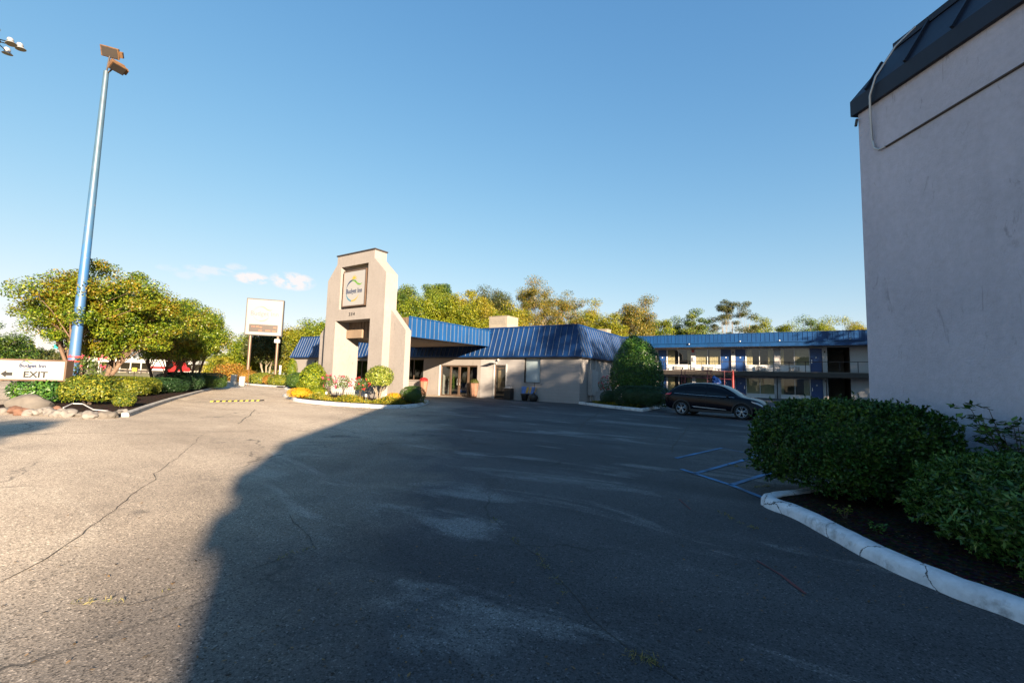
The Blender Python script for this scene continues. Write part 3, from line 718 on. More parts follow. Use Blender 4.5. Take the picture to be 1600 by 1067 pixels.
# ------------------------------------------------------------------ wall with openings (local frame: x along, y inward)
def wall_open(mb, x0, x1, z0, z1, y0, y1, holes, mi=0):
    xs = sorted({x0, x1, *[h[0] for h in holes], *[h[1] for h in holes]})
    for a, c in zip(xs[:-1], xs[1:]):
        if c-a < 1e-6: continue
        hs = sorted([h for h in holes if h[0] <= a+1e-6 and h[1] >= c-1e-6], key=lambda h: h[2]); z = z0
        for h in hs:
            if h[2] > z+1e-6: mb.box(a, c, y0, y1, z, h[2], mi)
            z = h[3]
        if z < z1-1e-6: mb.box(a, c, y0, y1, z, z1, mi)
def mansard(mb, sb_, x0, x1, y0, y1, zb, zt, out, inn, fas, step, rib=.035, sides=('f', 'r', 'l', 'b'), ribw=.02):
    """sloped standing-seam skirt round a flat roof: eave rectangle pushed out, top rectangle pulled in"""
    E = [(x0-out, y0-out), (x1+out, y0-out), (x1+out, y1+out), (x0-out, y1+out)]; T = [(x0+inn, y0+inn), (x1-inn, y0+inn), (x1-inn, y1-inn), (x0+inn, y1-inn)]
    V = [(*p, zb) for p in E]+[(*p, zb+fas) for p in E]+[(*p, zt) for p in T]
    F = [(i, (i+1) % 4, 4+(i+1) % 4, 4+i) for i in range(4)]+[(4+i, 4+(i+1) % 4, 8+(i+1) % 4, 8+i) for i in range(4)]+[(8, 9, 10, 11), (3, 2, 1, 0)]
    mb.add(V, F)
    for k, s in enumerate(('f', 'r', 'b', 'l')):
        if s not in sides: continue
        a, c = Vector((*E[k], zb+fas)), Vector((*E[(k+1) % 4], zb+fas)); ta, tc = Vector((*T[k], zt)), Vector((*T[(k+1) % 4], zt))
        u = (c-a).normalized(); nrm = u.cross(ta-a); nrm.normalize()
        if nrm.dot(Vector(((x0+x1)/2, (y0+y1)/2, zb))-a) > 0: nrm = -nrm
        Ln = (c-a).length; q = step/2; ins = out+inn
        while q < Ln:
            f = 1.0
            if q < ins: f = q/ins
            if Ln-q < ins: f = (Ln-q)/ins
            p = a+u*q; t = p+(ta-a-u*((ta-a).dot(u)))*f
            w_ = u*ribw/2; h = nrm*rib
            mb.add([p-w_, p+w_, p+w_+h, p-w_+h, t-w_, t+w_, t+w_+h, t-w_+h], [(0, 1, 2, 3), (4, 7, 6, 5), (0, 4, 5, 1), (1, 5, 6, 2), (2, 6, 7, 3), (3, 7, 4, 0)], 1)
            q += step
    # cap strip along the top
    for k in range(4):
        a, c = T[k], T[(k+1) % 4]; sb2 = Vector((a[0], a[1], 0)); e = Vector((c[0], c[1], 0)); u = (e-sb2).normalized(); nn = Vector((u.y, -u.x, 0))*(.05+.003*(k % 2)); sb2.z = e.z = .003*(k % 2)
        mb.add([sb2+nn-u*.05+Vector((0, 0, zt-.05)), e+nn+u*.05+Vector((0, 0, zt-.05)), e-nn+u*.05+Vector((0, 0, zt-.05)), sb2-nn-u*.05+Vector((0, 0, zt-.05)),
                sb2+nn-u*.05+Vector((0, 0, zt+.05)), e+nn+u*.05+Vector((0, 0, zt+.05)), e-nn+u*.05+Vector((0, 0, zt+.05)), sb2-nn-u*.05+Vector((0, 0, zt+.05))],
               [(0, 3, 2, 1), (4, 5, 6, 7), (0, 1, 5, 4), (1, 2, 6, 5), (2, 3, 7, 6), (3, 0, 4, 7)])

# ================================================================== LOBBY BUILDING
LROT = R(-33)
lobby = empty('lobby_building', lob(0, 0), LROT, 'single storey motel lobby building with seamed blue metal roof and cream walls', 'building')
mb = MB()
holes = [(-27.7, -26.9, .25, 2.6), (-23.4, -19.4, .3, 2.62), (-15.3, -13.2, 1.08, 2.72), (-11.4, -7.9, 0, 2.28)]
wall_open(mb, -31.3, -7.6, 0, 2.9, 0, .22, holes)
mb.box(-31.3, -31.08, .22, 14, 0, 2.9); mb.box(-31.08, 0, 13.78, 14, 0, 2.9)
mb.build('wall', M['wall_lobby'], lobby)
mb = MB(); wall_open(mb, -7.6, 0, 0, 2.9, 0, .22, [(-6.38, -5.45, 0, 2.33), (-4.0, -2.76, 1.17, 2.82)]); mb.box(-.22, 0, .22, 13.78, 0, 2.9)
mb.build('brick_wall', M['brick'], lobby)
mb = MB(); mb.box(-31.0, -.25, .24, 13.7, .001, .02); mb.build('floor', M['floor'], lobby)
mb = MB(); mb.box(-31.0, -.25, 5.2, 5.3, .02, 2.8); mb.box(-31.0, -.25, .24, 5.2, 2.8, 2.86)
for x in (-18.6, -12.2, -7.2, -4.6): mb.box(x, x+.1, .24, 5.2, .02, 2.8)
mb.build('interior_wall', M['room'], lobby)
mb, sb = MB(), MB(); mansard(mb, sb, -31.3, 0, 0, 14, 2.86, 4.94, .28, .42, .09, .41)
fix_normals(mb.build('roof', [M['blue'], M['seam']], lobby))
mb = MB(); mb.box(-31.5, -7.0, -.2, -.002, 2.80, 2.855); mb.box(-6.9, .2, -.2, -.002, 2.80, 2.855); mb.box(.002, .2, .0, 13.9, 2.80, 2.855); mb.build('soffit', M['dark'], lobby)

def framed_window(parent, x0, x1, z0, z1, y, fr=.05, mull=(), mat='bronze', gl='glass', trans=(), name='window', depth=.08):
    mb = MB(); mb.box(x0, x1, y, y+depth, z0, z0+fr); mb.box(x0, x1, y, y+depth, z1-fr, z1)
    mb.box(x0, x0+fr, y, y+depth, z0+fr, z1-fr); mb.box(x1-fr, x1, y, y+depth, z0+fr, z1-fr)
    for m_ in mull: mb.box(m_-fr*.6, m_+fr*.6, y+.002, y+depth-.002, z0+fr, z1-fr)
    for t_ in trans: mb.box(x0+fr, x1-fr, y+.004, y+depth-.004, t_-fr/2, t_+fr/2)
    f = mb.build(name, M[mat], parent)
    p = MB(); p.quad((x0+fr, y+depth*.5, z0+fr), (x1-fr, y+depth*.5, z0+fr), (x1-fr, y+depth*.5, z1-fr), (x0+fr, y+depth*.5, z1-fr)); p.build('pane', M[gl], f)
    return f
def drape(parent, x0, x1, z0, z1, y, mat='curtain', amp=.035, pitch=.11, name='curtain', x1b=None):
    n = max(4, int((x1-x0)/pitch*4)); vs = []
    for z, e in ((z0, x1b if x1b is not None else x1), (z1, x1)):
        for i in range(n+1): vs.append((x0+(e-x0)*i/n, y+amp*math.sin(i*math.pi/2+.4*math.sin(i*.7)), z))
    m_ = MB(); m_.add(vs, [(i, i+1, n+2+i, n+1+i) for i in range(n)]); return m_.build(name, M[mat], parent, smooth=80)
def handle(parent, x, y, z, h=.3):
    m_ = MB(); m_.tube([(x, y, z-h/2), (x, y-.05, z-h/2+.03), (x, y-.05, z+h/2-.03), (x, y, z+h/2)], .014, 6); return m_.build('handle', M['steel'], parent)

framed_window(lobby, -27.7, -26.9, .25, 2.6, .06, gl='glass_dark')
wn = framed_window(lobby, -23.4, -19.4, .3, 2.62, .06, mull=(-22.0, -20.7), gl='glass_dark')
drape(wn, -23.3, -22.1, .35, 2.55, .4)
framed_window(lobby, -15.3, -13.2, 1.08, 2.72, .06, gl='glass_dark', mull=(-14.3,))
mb = MB(); mb.box(-15.4, -13.1, -.05, -.002, 1.0, 1.07); mb.build('sill', M['wall_lobby'], lobby)
# entrance: side lights and a pair of glazed doors
framed_window(lobby, -11.4, -10.45, .02, 2.26, .06, .07, gl='glass', name='side_light')
for x0, x1, hx in ((-10.45, -9.6, -9.72), (-9.6, -8.75, -9.48)):
    dr = framed_window(lobby, x0, x1, .02, 2.26, .05, .09, gl='glass', name='glass_door'); handle(dr, hx, .04, 1.05, .5)
framed_window(lobby, -8.75, -7.9, .02, 2.26, .06, .07, gl='glass_dark', name='side_light')
# white reveals by the entrance
mb = MB(); mb.box(-11.55, -11.402, -.03, -.002, 0, 2.3); mb.build('door_trim', M['white'], lobby)
# side door
dr = framed_window(lobby, -6.38, -5.45, .02, 2.33, .05, .06, gl='glass', name='glass_door', trans=(2.12,)); handle(dr, -6.22, .03, 1.0, .5)
drape(dr, -6.3, -5.8, .55, 2.1, .3, 'curtain_brown', x1b=-6.15)
mb = MB(); mb.box(-6.47, -6.382, -.035, -.002, 0, 2.4); mb.box(-5.448, -5.36, -.035, -.002, 0, 2.4); mb.build('door_trim', M['white'], lobby)
mb = MB(); mb.box(-6.75, -6.15, -.5, -.01, 2.46, 2.50); mb.box(-6.3, -6.24, -.04, -.002, 2.38, 2.56); mb.build('door_hood', M['grey_metal'], lobby, bevel=.005)
mb = MB(); mb.lathe([(.05, 0), (.08, -.05), (.06, -.14), (.0, -.15)], (-6.05, -.1, 2.74), 12); mb.build('wall_lamp', M['white'], lobby, smooth=40)
# shaded window with a blind
wn = framed_window(lobby, -4.0, -2.76, 1.17, 2.82, .04, .045, mat='dark', gl='glass_clear')
mb = MB(); mb.box(-3.95, -2.81, .17, .18, 1.22, 2.78); mb.build('blind', M['blind'], wn)
mb = MB(); mb.box(-4.1, -2.66, -.05, -.002, 1.09, 1.165); mb.build('sill', M['brick'], lobby)
# electrical cabinets on the side wall
cb = MB(); cb.box(.002, .27, 1.3, 1.95, .5, 2.12); cab = cb.build('electrical_cabinet', M['grey_metal'], lobby, bevel=.01)
cb = MB(); cb.box(.272, .28, 1.34, 1.91, .56, 2.06); cb.build('cabinet_door', M['grey_metal'], cab)
cb = MB(); cb.box(.002, .2, 2.1, 2.55, .75, 2.05); cb.build('electrical_cabinet', M['grey_metal'], lobby, bevel=.01)
for y, z0, z1, rr in ((1.4, 2.13, 2.8, .03), (1.62, 2.13, 2.8, .025), (2.3, 2.06, 2.8, .03), (1.45, .0, .49, .045), (1.75, 0, .49, .06), (2.3, 0, .74, .04)):
    cb = MB(); cb.tube([(.12, y, z0), (.12, y, z1)], rr, 8); cb.build('conduit', M['grey_metal'], cab)
cb = MB(); cb.box(.02, .3, 1.1, 1.25, .0, .12); cb.build('junction_box', M['black'], cab)

# canopy over the forecourt
mb = MB(); mb.box(-14.2, -6.95, -7.62, .2, 3.62, 4.70)
cn = MB()
x0, x1, y0, y1, zb, zt = -14.2, -6.95, -7.62, -.02, 3.62, 4.70
cn.box(x1-.05, x1, y0, y1+.12, zb, zt); cn.box(x0, x0+.05, y0, y1+.12, zb, zt); cn.box(x0+.05, x1-.05, y0+.4, y1+.3, zt-.12, zt-.06); cn.box(x1-.02, x1+.035, y0, y1+.1, zt, zt+.06); 
y = y0+.2
while y < y1-.05: cn.box(x1+.001, x1+.032, y-.012, y+.012, zb+.03, zt-.01, 1); y += .365
can = cn.build('canopy', [M['blue_lite'], M['seam']], lobby)
sb = MB(); sb.box(x0+.05, x1-.05, y0+.03, y1, zb+.04, zb+.08)
sb.box(x0+1.0, x1-1.0, y0+1.0, y1-1.0, zb+.02, zb+.038); sb.build('canopy_soffit', M['soffit'], can)
sb = MB(); sb.box(x0+.05, x1-.05, y0, y0+.028, zb-.02, zt)
x = x0+.1
while x < x1-.1: sb.box(x, x+.03, y0-.02, y0-.001, zb+.02, zt-.01); x += .3
sb.build('canopy_front', M['brown'], can)
sb = MB(); sb.box(-12.5, -10.78, y0-.16, y0-.03, 3.62, 4.13); sb.build('light_box', M['tan'], can, bevel=.01)

# objects in the entrance hall
sf = empty('sofa', lob(-9.3, 2.9, .02), LROT, 'blue upholstered sofa inside the glazed lobby entrance', 'sofa')
mb = MB(); mb.box(-1.0, 1.0, -.4, .4, .12, .45); mb.build('seat', M['sofa'], sf, bevel=.05)
mb = MB(); mb.box(-1.0, 1.0, .25, .5, .45, .9); mb.build('backrest', M['sofa'], sf, bevel=.05)
for s in (-1, 1): mb = MB(); mb.box(min(s*1.0, s*1.2), max(s*1.0, s*1.2), -.4, .5, .1, .65); mb.build('armrest', M['sofa'], sf, bevel=.04)
ac = empty('armchair', lob(-10.6, 1.7, .02), LROT+.7, 'light blue armchair just behind the left lobby door', 'armchair')
mb = MB(); mb.box(-.35, .35, -.35, .35, .2, .45); mb.build('seat', M['tarp'], ac, bevel=.05)
mb = MB(); mb.box(-.35, .35, .2, .36, .45, .95); mb.build('backrest', M['tarp'], ac, bevel=.05)
for s in (-1, 1):
    for q in (-1, 1): mb = MB(); mb.box(s*.3-.03, s*.3+.03, q*.3-.03, q*.3+.03, 0, .2); mb.build('leg', M['blind'], ac)
tv = empty('television', lob(-9.9, 5.1, 1.35), LROT, 'black flat television on the back wall of the lobby', 'television')
mb = MB(); mb.box(-.6, .6, 0, .08, 0, .75); mb.build('casing', M['black'], tv, bevel=.01)
mb = MB(); mb.box(-.56, .56, -.006, -.001, .04, .71); mb.build('screen', M['carglass'], tv)
tag(bush('house_plant', 'tall leafy house plant inside the entrance beside the left side light', 'plant', *lob(-11.1, 1.0).xy, .22, .22, 1.9, 900, .09, 'rose', z0=.1))

# ---- rooftop units
def hvac(x, y, w_, d_, h, label):
    t = empty('rooftop_air_unit', lob(x, y, 4.80), LROT, label, 'air conditioner')
    m_ = MB(); m_.box(-w_/2, w_/2, -d_/2, d_/2, 0, h)
    n_ = int(w_/.1)
    for i in range(n_): a = -w_/2+.12+i*(w_-.24)/n_; m_.box(a, a+.035, -d_/2-.012, -d_/2-.001, h*.6, h*.92, 1)
    n_ = int(d_/.1)
    for i in range(n_): a = -d_/2+.1+i*(d_-.2)/n_; m_.box(w_/2+.001, w_/2+.012, a, a+.035, h*.6, h*.92, 1)
    m_.build('casing', [M['hvac'], M['louvre']], t)
    m_ = MB(); m_.box(-w_/2-.03, w_/2+.03, -d_/2-.03, d_/2+.03, h+.001, h+.04); m_.build('lid', M['hvac'], t)
hvac(-8.6, 4.2, 1.75, 1.6, 1.5, 'beige rooftop air unit with louvred sides above the lobby canopy')
hvac(-1.2, 7.2, .8, .8, .55, 'small pale rooftop vent box near the right corner of the lobby roof')

# ================================================================== SIGN TOWER (lobby-aligned)
TF = -8.586
tower = empty('sign_tower', lob(-10.6, TF), LROT, 'cream stucco sign tower with sloped shoulders and an arched driveway opening', 'tower')
XR, XL = 2.67, -2.67; TR, TL = 1.62, -1.82          # lower and upper half widths about the centre
OX0, OX1, OZ = -1.66, 1.52, 4.6                      # through opening
SX0, SX1, SZ0, SZ1 = -1.40, 1.12, 5.28, 7.88         # recess
def topz(x):
    if x < TL: return 7.15+(x-XL)/(TL-XL)*.95
    if x > TR: return 7.15+(XR-x)/(XR-TR)*.95
    return 8.58
def towerlayer(mb, y0, y1, recess):
    cuts = [XL, TL, OX0]+([SX0, SX1] if recess else [])+[OX1, TR, XR]
    for a, c in zip(cuts[:-1], cuts[1:]):
        mid = (a+c)/2; za, zc_ = (topz(a+1e-6), topz(c-1e-6)); z = 0 if not (OX0 < mid < OX1) else OZ
        if recess and SX0 < mid < SX1: mb.box(a, c, y0, y1, z, SZ0); z = SZ1
        mb.prism_xz([(a, z), (c, z), (c, zc_), (a, za)], y0, y1)
mb = MB(); towerlayer(mb, 0, .34, True); towerlayer(mb, .34, .86, False)
# wings behind the front slab
WZ = [(XR, 0), (3.9, 0), (3.9, 3.9), (XR, 5.12)]
mb.prism_xz(WZ, .5, .9); mb.prism_xz([(-x, z) for x, z in WZ][::-1], .5, .9)
# inner returns of the legs
mb.box(OX0-.6, OX0-.001, .861, 1.75, 0, 4.6)
fix_normals(mb.build('body', M['wall_tower'], tower))
mb = MB(); mb.box(TL-.06, TR+.06, -.05, .91, 8.585, 8.66); mb.build('cap', M['dark'], tower)
fr = MB(); a0, a1, z0, z1 = -1.12, .86, 5.48, 7.54
fr.box(a0-.06, a1+.06, .02, .32, z0-.06, z0); fr.box(a0-.06, a1+.06, .02, .32, z1, z1+.06); fr.box(a0-.06, a0, .02, .32, z0, z1); fr.box(a1, a1+.06, .02, .32, z0, z1)
sg = fr.build('sign_frame', M['bronze'], tower)
mb = MB(); mb.box(a0, a1, .05, .30, z0, z1); mb.build('sign_face', M['offwhite'], sg)
mx, mz = (a0+a1)/2, (z0+z1)/2
emblem(sg, .62, mx-.12, mz-.14, .044, INK)
text_mesh('lettering', 'Budget Inn', .40, M['navy_ink'], sg, (mx+.0, .044, mz-.30), .003, .014, .86)
text_mesh('numerals', '2 3 4', .26, M['black_ink'], tower, (-.13, -.012, 4.86), .01, .012, 1.0)
mb = MB(); mb.box(-.6, .55, .1, .2, 7.605, 7.63); mb.build('lamp_strip', M['yellow'], sg)

# ================================================================== picket fence between the tower legs
fc = empty('picket_fence', lob(-10.7, TF+.12, .12), LROT, 'low white picket fence between the legs of the sign tower', 'fence')
for i in range(17):
    x = -1.5+i*.19; m_ = MB(); m_.prism_xz([(x-.05, .06), (x+.05, .06), (x+.05, .98), (x, 1.06), (x-.05, .98)], 0, .02); fix_normals(m_.build('picket', M['white'], fc))
for z in (.28, .78): m_ = MB(); m_.box(-1.6, 1.62, .022, .06, z, z+.08); m_.build('rail', M['white'], fc)

# ================================================================== planting on the entrance island
def at_px(px, py): q = gp(px, py); return q.x, q.y
def flower_shrub(label, x, y, h, r, seed, cat='rose bush', fl='pink', n=500, group=None):
    random.seed(seed); t = empty('rose_bush', (x, y, .1), 0, label, cat, group)
    m_ = MB()
    for k in range(6):
        a = random.uniform(0, 6.28); m_.tube([(0, 0, 0), (.1*r*math.cos(a), .1*r*math.sin(a), h*.4), (math.cos(a)*r*.7, math.sin(a)*r*.7, h*.9)], [.018, .013, .006], 5)
    m_.build('stem', M['twig'], t)
    P, Nn = bush_points(r, r, h*.62, n, 2, .3, h*.38, .5); finish('foliage', leaf_mesh('foliage', P, Nn, .085, .5), L['rose'], t)
    P, Nn = bush_points(r*1.05, r*1.05, h*.66, 110, 2, .3, h*.38, .05); k = rng.random(len(P)) < .5
    Q = np.repeat(P[k][:22], 9, 0)+rng.normal(size=(len(P[k][:22])*9, 3))*.022
    finish('flowers', leaf_mesh('flowers', Q, rng.normal(size=Q.shape), .06, .9), L[fl], t); return t
x, y = at_px(591, 629)
tp = empty('ball_shrub', (x, y, .1), 0, 'bright round-headed shrub on bare stems in front of the right tower leg', 'shrub')
P, Nn = bush_points(.72, .72, 1.15, 5200, 2, .12, .62, .3); finish('foliage', leaf_mesh('foliage', P, Nn, .085, .5), L['topiary'], tp)
m_ = MB()
for k in range(7):
    a = k*.9; m_.tube([(.05*math.cos(a), .05*math.sin(a), -.02), (.14*math.cos(a), .14*math.sin(a), .4), (.45*math.cos(a), .45*math.sin(a), 1.0)], [.03, .022, .01], 6)
m_.build('stem', M['bark_pale'], tp)
bush('round_boxwood', 'dark clipped round boxwood at the right tip of the entrance island', 'shrub', *at_px(644, 634.5), .62, .55, .86, 7000, .045, 'box', 2.2, .03, .1)
bush('yellow_mum', 'mound of yellow chrysanthemums beside the dark round boxwood', 'flowers', *at_px(616, 634.0), .42, .36, .52, 2600, .05, 'mum', 2.2, .08, .1, stems=False)
bush('yellow_mum', 'yellow and orange flower mound at the left tip of the entrance island', 'flowers', *at_px(467, 625.0), .62, .45, .55, 2600, .055, 'mum', 2.2, .25, .1, stems=False)
bush('leafy_shrub', 'loose bright green shrub left of the sign tower behind the yellow flowers', 'shrub', *at_px(487, 622.5), .78, .7, 1.75, 5200, .10, 'green', 2.1, .18, .15, depth=.4, aspect=.6)
bush('low_shrub', 'small dark green mound at the foot of the left tower leg', 'shrub', *at_px(497, 624.5), .55, .5, .6, 3000, .06, 'green', 2.2, .1, .1, stems=False)
flower_shrub('pink rose bush beside the left tower leg', *at_px(512, 625), 1.25, .42, 1)
flower_shrub('pink rose bush at the left end of the picket fence', *at_px(535, 628), 1.25, .45, 2)
flower_shrub('dark red rose bush at the right end of the picket fence', *at_px(562, 630), 1.15, .36, 3, fl='redmum')
pts = []; 
fr_ = [gp(463, 624.5), gp(500, 630), gp(540, 633), gp(580, 635), (gp(610, 636.5)), gp(652, 634)]
for i in range(15000):
    k = random.uniform(0, len(fr_)-1.001); i0 = int(k); p = fr_[i0].lerp(fr_[i0+1], k-i0); q = abs(random.gauss(0, .33)); pts.append((p.x+.28*q+random.gauss(0, .06)+.1, p.y+q+.22, .10+random.random()**1.5*(.24+.14*math.sin(p.x*3))))
P = np.array(pts); finish('flower_border', leaf_mesh('flower_border', P, rng.normal(size=P.shape)+np.array([0, 0, .8]), .06, .6), L['border'])
tag(bpy.data.objects['flower_border'], kind='stuff')
# small white path lamps in the border
def path_lamp(px, py, label):
    x, y = at_px(px, py); t = empty('path_light', (x, y, .1), 0, label, 'garden light', 'solar lights in the island border')
    m_ = MB(); m_.tube([(0, 0, 0), (0, 0, .3)], .012, 6); m_.build('stake', M['steel'], t)
    m_ = MB(); m_.lathe([(.02, .28), (.05, .3), (.055, .4), (.0, .44)], (0, 0, 0), 12); m_.build('lens', M['white'], t, smooth=40)
for px, py, lb in ((509, 628, 'small white garden light by the left tower leg'), (571, 633, 'small white garden light by the right end of the picket fence'), (602, 632, 'small garden light between round-headed shrub and yellow mum')): path_lamp(px, py, lb)

# ================================================================== things along the lobby wall
def planter(x, y, label, fl, gr):
    t = empty('tall_planter', lob(x, y), LROT, label, 'planter', gr)
    m_ = MB(); m_.lathe([(.19, 0), (.2, .02), (.33, .96), (.35, .98), (.35, 1.02), (.30, 1.02), (.28, .93), (.0, .93)], (0, 0, 0), 8); fix_normals(m_.build('pot', M['copper'], t))
    P, Nn = bush_points(.30, .30, .44, 1500, 2, .1, .86, .05); finish('flowers', leaf_mesh('flowers', P, Nn, .05, .8, core=core_ball(.27, .27, .4, 2, .88, .9)), L[fl], t)
planter(-7.75, -.5, 'tall copper planter with dark flowers right of the lobby entrance', 'oak', 'copper planters either side of the entrance')
planter(-12.6, -.5, 'tall copper planter topped with red flowers left of the lobby entrance', 'redmum', 'copper planters either side of the entrance')
tb = empty('litter_bin', lob(-4.95, -.32), LROT, 'square black litter bin with ashtray top beside the side door', 'bin')
m_ = MB(); m_.box(-.25, .25, -.22, .22, .03, .78); m_.build('body', M['black'], tb, bevel=.02)
for i in range(7): m_ = MB(); m_.box(-.22+i*.068, -.18+i*.068, -.235, -.222, .08, .72); m_.build('slat', M['dark'], tb)
m_ = MB(); m_.box(-.16, .16, -.14, .14, .80, .90); m_.box(-.27, .27, -.24, .24, .782, .80); m_.box(-.18, .18, -.15, .15, 1.0, 1.03)
for s in (-1, 1): m_.box(s*.14-.012, s*.14+.012, -.01, .01, .9, 1.0)
m_.build('ashtray', M['grey_metal'], tb)
pt = empty('flower_pot', lob(-3.72, -.3), LROT, 'black flared flower pot on the ground under the painted board', 'pot')
m_ = MB(); m_.lathe([(.15, 0), (.17, .02), (.24, .38), (.29, .4), (.29, .45), (.25, .45), (.23, .38), (0, .38)], (0, 0, 0), 20); fix_normals(m_.build('pot', M['black'], pt, smooth=40))
pt = empty('flower_pot', lob(-3.05, -.32), LROT, 'black round-bellied pot standing below the white blind window', 'pot')
m_ = MB(); m_.lathe([(.14, 0), (.24, .06), (.30, .24), (.27, .36), (.14, .42), (.12, .46), (.1, .44), (0, .4)], (0, 0, 0), 20); fix_normals(m_.build('pot', M['black'], pt, smooth=40))
bm_ = empty('broom', lob(-3.05, -.3, .4), LROT, 'dark handled broom standing upright in the round-bellied pot', 'broom')
m_ = MB(); m_.tube([(0, 0, 0), (-.02, .12, .78)], .02, 8); m_.build('handle', M['dark'], bm_)
m_ = MB(); m_.lathe([(.10, 0), (.09, .08), (.03, .16), (.0, .17)], (0, 0, .0), 10); m_.build('head', M['black'], bm_)
ab = empty('painted_board', lob(-3.5, -.12, .47), LROT, 'blue and yellow painted board leaning on the wall below the window', 'painting')
m_ = MB(); m_.box(-.58, .5, 0, .03, 0, .45); m_.build('board', M['art_blue'], ab)
for x0_, s_ in ((-.28, .2), (-.02, .12), (.38, .08)):
    m_ = MB(); m_.add([(x0_, -.004, .02), (x0_+s_, -.004, .02), (x0_+s_+.1, -.004, .43), (x0_+.1, -.004, .43)], [(0, 1, 2, 3)]); m_.build('yellow_band', M['art_yellow'], ab)

# ================================================================== GUEST BUILDING
GO = gp(1279, 625.5)
guest = empty('guest_building', GO, LROT, 'long two storey motel block with blue doors, balcony and blue roof band', 'building')
GX0, GX1 = -24.0, 9.0
DOORS = [(-17.78, -16.78), (-16.29, -15.32), (-9.16, -8.12), (-7.66, -6.66), (-.61, .41)]
WINS = [(-15.22, -12.45), (-11.95, -9.22), (-6.6, -3.88), (-3.32, -.66), (-22.2, -19.6)]
PIL = [(-16.75, -16.33), (-12.41, -11.98), (-8.08, -7.68), (-3.84, -3.38), (.43, .84), (-19.4, -18.9)]
for fl, zb in (('ground', 0.0), ('upper', 2.93)):
    zt = 2.38 if fl == 'ground' else 5.62
    wz0, wz1 = (.42, 2.22) if fl == 'ground' else (3.60, 5.5)
    dz1 = 2.22 if fl == 'ground' else 5.42
    H_ = [(a, c, wz0, wz1) for a, c in WINS]+[(a, c, zb if fl == 'upper' else 0, dz1) for a, c in DOORS]+[(.86, 2.72, zb if fl == 'upper' else 0, dz1+.1)]
    mb = MB(); wall_open(mb, GX0, GX1, zb if fl == 'upper' else 0, zt+.3, 0, .2, H_); mb.build('wall', M['wall_guest'], guest)
    for a, c in PIL: mb = MB(); mb.box(a, c, -.12, -.002, zb, zt); mb.build('pilaster', M['wall_guest'], guest)
    # breezeway
    mb = MB(); mb.box(.78, .858, .2, 6, zb+.02, zt+.2); mb.box(2.722, 2.8, .2, 6, zb+.02, zt+.2); mb.build('breezeway_wall', M['brown'], guest)
    for i, (a, c) in enumerate(DOORS):
        dr = MB(); dr.box(a+.04, c-.04, .03, .08, zb+.02, dz1-.03 if fl == 'ground' else zb+2.1); dr = dr.build('door', M['door_blue'], guest, bevel=.006)
        f = MB(); f.box(a, a+.038, .0-.02, .1, zb+.001, dz1); f.box(c-.038, c, -.02, .1, zb+.001, dz1); f.box(a+.038, c-.038, -.02, .1, dz1-.028, dz1)
        if fl == 'upper': f.box(a+.038, c-.038, .0, .1, zb+2.11, dz1-.03)
        f.build('door_frame', M['door_blue'], dr)
        m_ = MB(); m_.box((a+c)/2-.06, (a+c)/2+.06, .018, .028, zb+1.5, zb+1.62); m_.build('number_plate', M['white_guest'], dr)
        hx = c-.12 if i in (1, 3) else a+.12
        m_ = MB(); m_.box(hx-.04, hx+.04, .01, .028, zb+.95, zb+1.15); m_.tube([(hx, .0, zb+1.0), (hx+.08, -.01, zb+1.0)], .014, 6); m_.box(hx-.03, hx+.03, .01, .028, zb+1.22, zb+1.3); m_.build('handle', M['steel'], dr)
    for i, (a, c) in enumerate(WINS):
        wn = framed_window(guest, a, c, wz0, wz1, .05, .045, mull=((a+c)/2-.03,), mat='white_guest', gl='glass_guest')
        for u0, u1 in {0: ((0, .3), (.86, 1)), 1: ((0, .5), (.56, 1)), 2: ((0, .22), (.8, 1)) if fl == 'upper' else ((0, 1),), 3: ((0, .12), (.5, 1)) if fl == 'upper' else ((0, .1), (.8, 1)), 4: ((0, 1),)}[i]:
            drape(wn, a+.06+(c-a-.12)*u0, a+.06+(c-a-.12)*u1, wz0+.05, wz1-.12, .17)
        # panels and unit below the window
        m_ = MB(); m_.box(a, c, -.03, -.002, zb+.02, wz0-.06); m_.box(a, c, -.07, -.002, wz0-.055, wz0-.0); m_.build('sill', M['white_guest'], wn)
        if fl == 'upper':
            k = a+.9 if i in (0, 2) else a+(.95 if i == 1 else .75)
            m_ = MB(); m_.box(k, k+1.1, -.2, -.031, zb+.1, zb+.55); au = m_.build('air_conditioner', M['white_guest'], guest, bevel=.01)
            m_ = MB()
            for r0 in range(3):
                for q in range(4): m_.box(k+.06+q*.25, k+.06+q*.25+.2, -.206, -.2005, zb+.17+r0*.13, zb+.24+r0*.13)
            m_.build('grille', M['dark'], au)
for x in (-16.54, -7.88, .64):
    for z in (1.95, 4.95): m_ = MB(); m_.lathe([(.05, 0), (.07, .04), (.06, .18), (0, .2)], (x, -.18, z), 10); m_.build('wall_lamp', M['black'], guest, smooth=40)
m_ = MB(); m_.box(-12.33, -12.06, -.2, -.122, 5.1, 5.4); m_.build('fire_alarm_box', M['red'], guest, bevel=.01)
m_ = MB(); m_.box(-12.25, -12.12, -.2, -.122, 4.1, 4.5); m_.build('extinguisher', M['grey_metal'], guest, bevel=.02)
mb = MB(); mb.box(GX0, GX1, 7.0, 7.2, 0, 5.6); mb.box(GX0, GX0+.2, .2, 7, 0, 5.6); mb.box(GX1-.2, GX1, .2, 7, 0, 5.6); mb.box(GX0+.2, GX1-.2, .21, 6.9, 2.66, 2.9)
mb.box(GX0+.2, .78, 2.5, 2.6, 0, 2.6); mb.box(GX0+.2, .78, 2.5, 2.6, 2.95, 5.6); mb.build('back_wall', M['room'], guest)
mb = MB(); mb.box(GX0, GX1, -1.5, -.001, 2.70, 2.90); mb.build('balcony_slab', M['soffit'], guest)
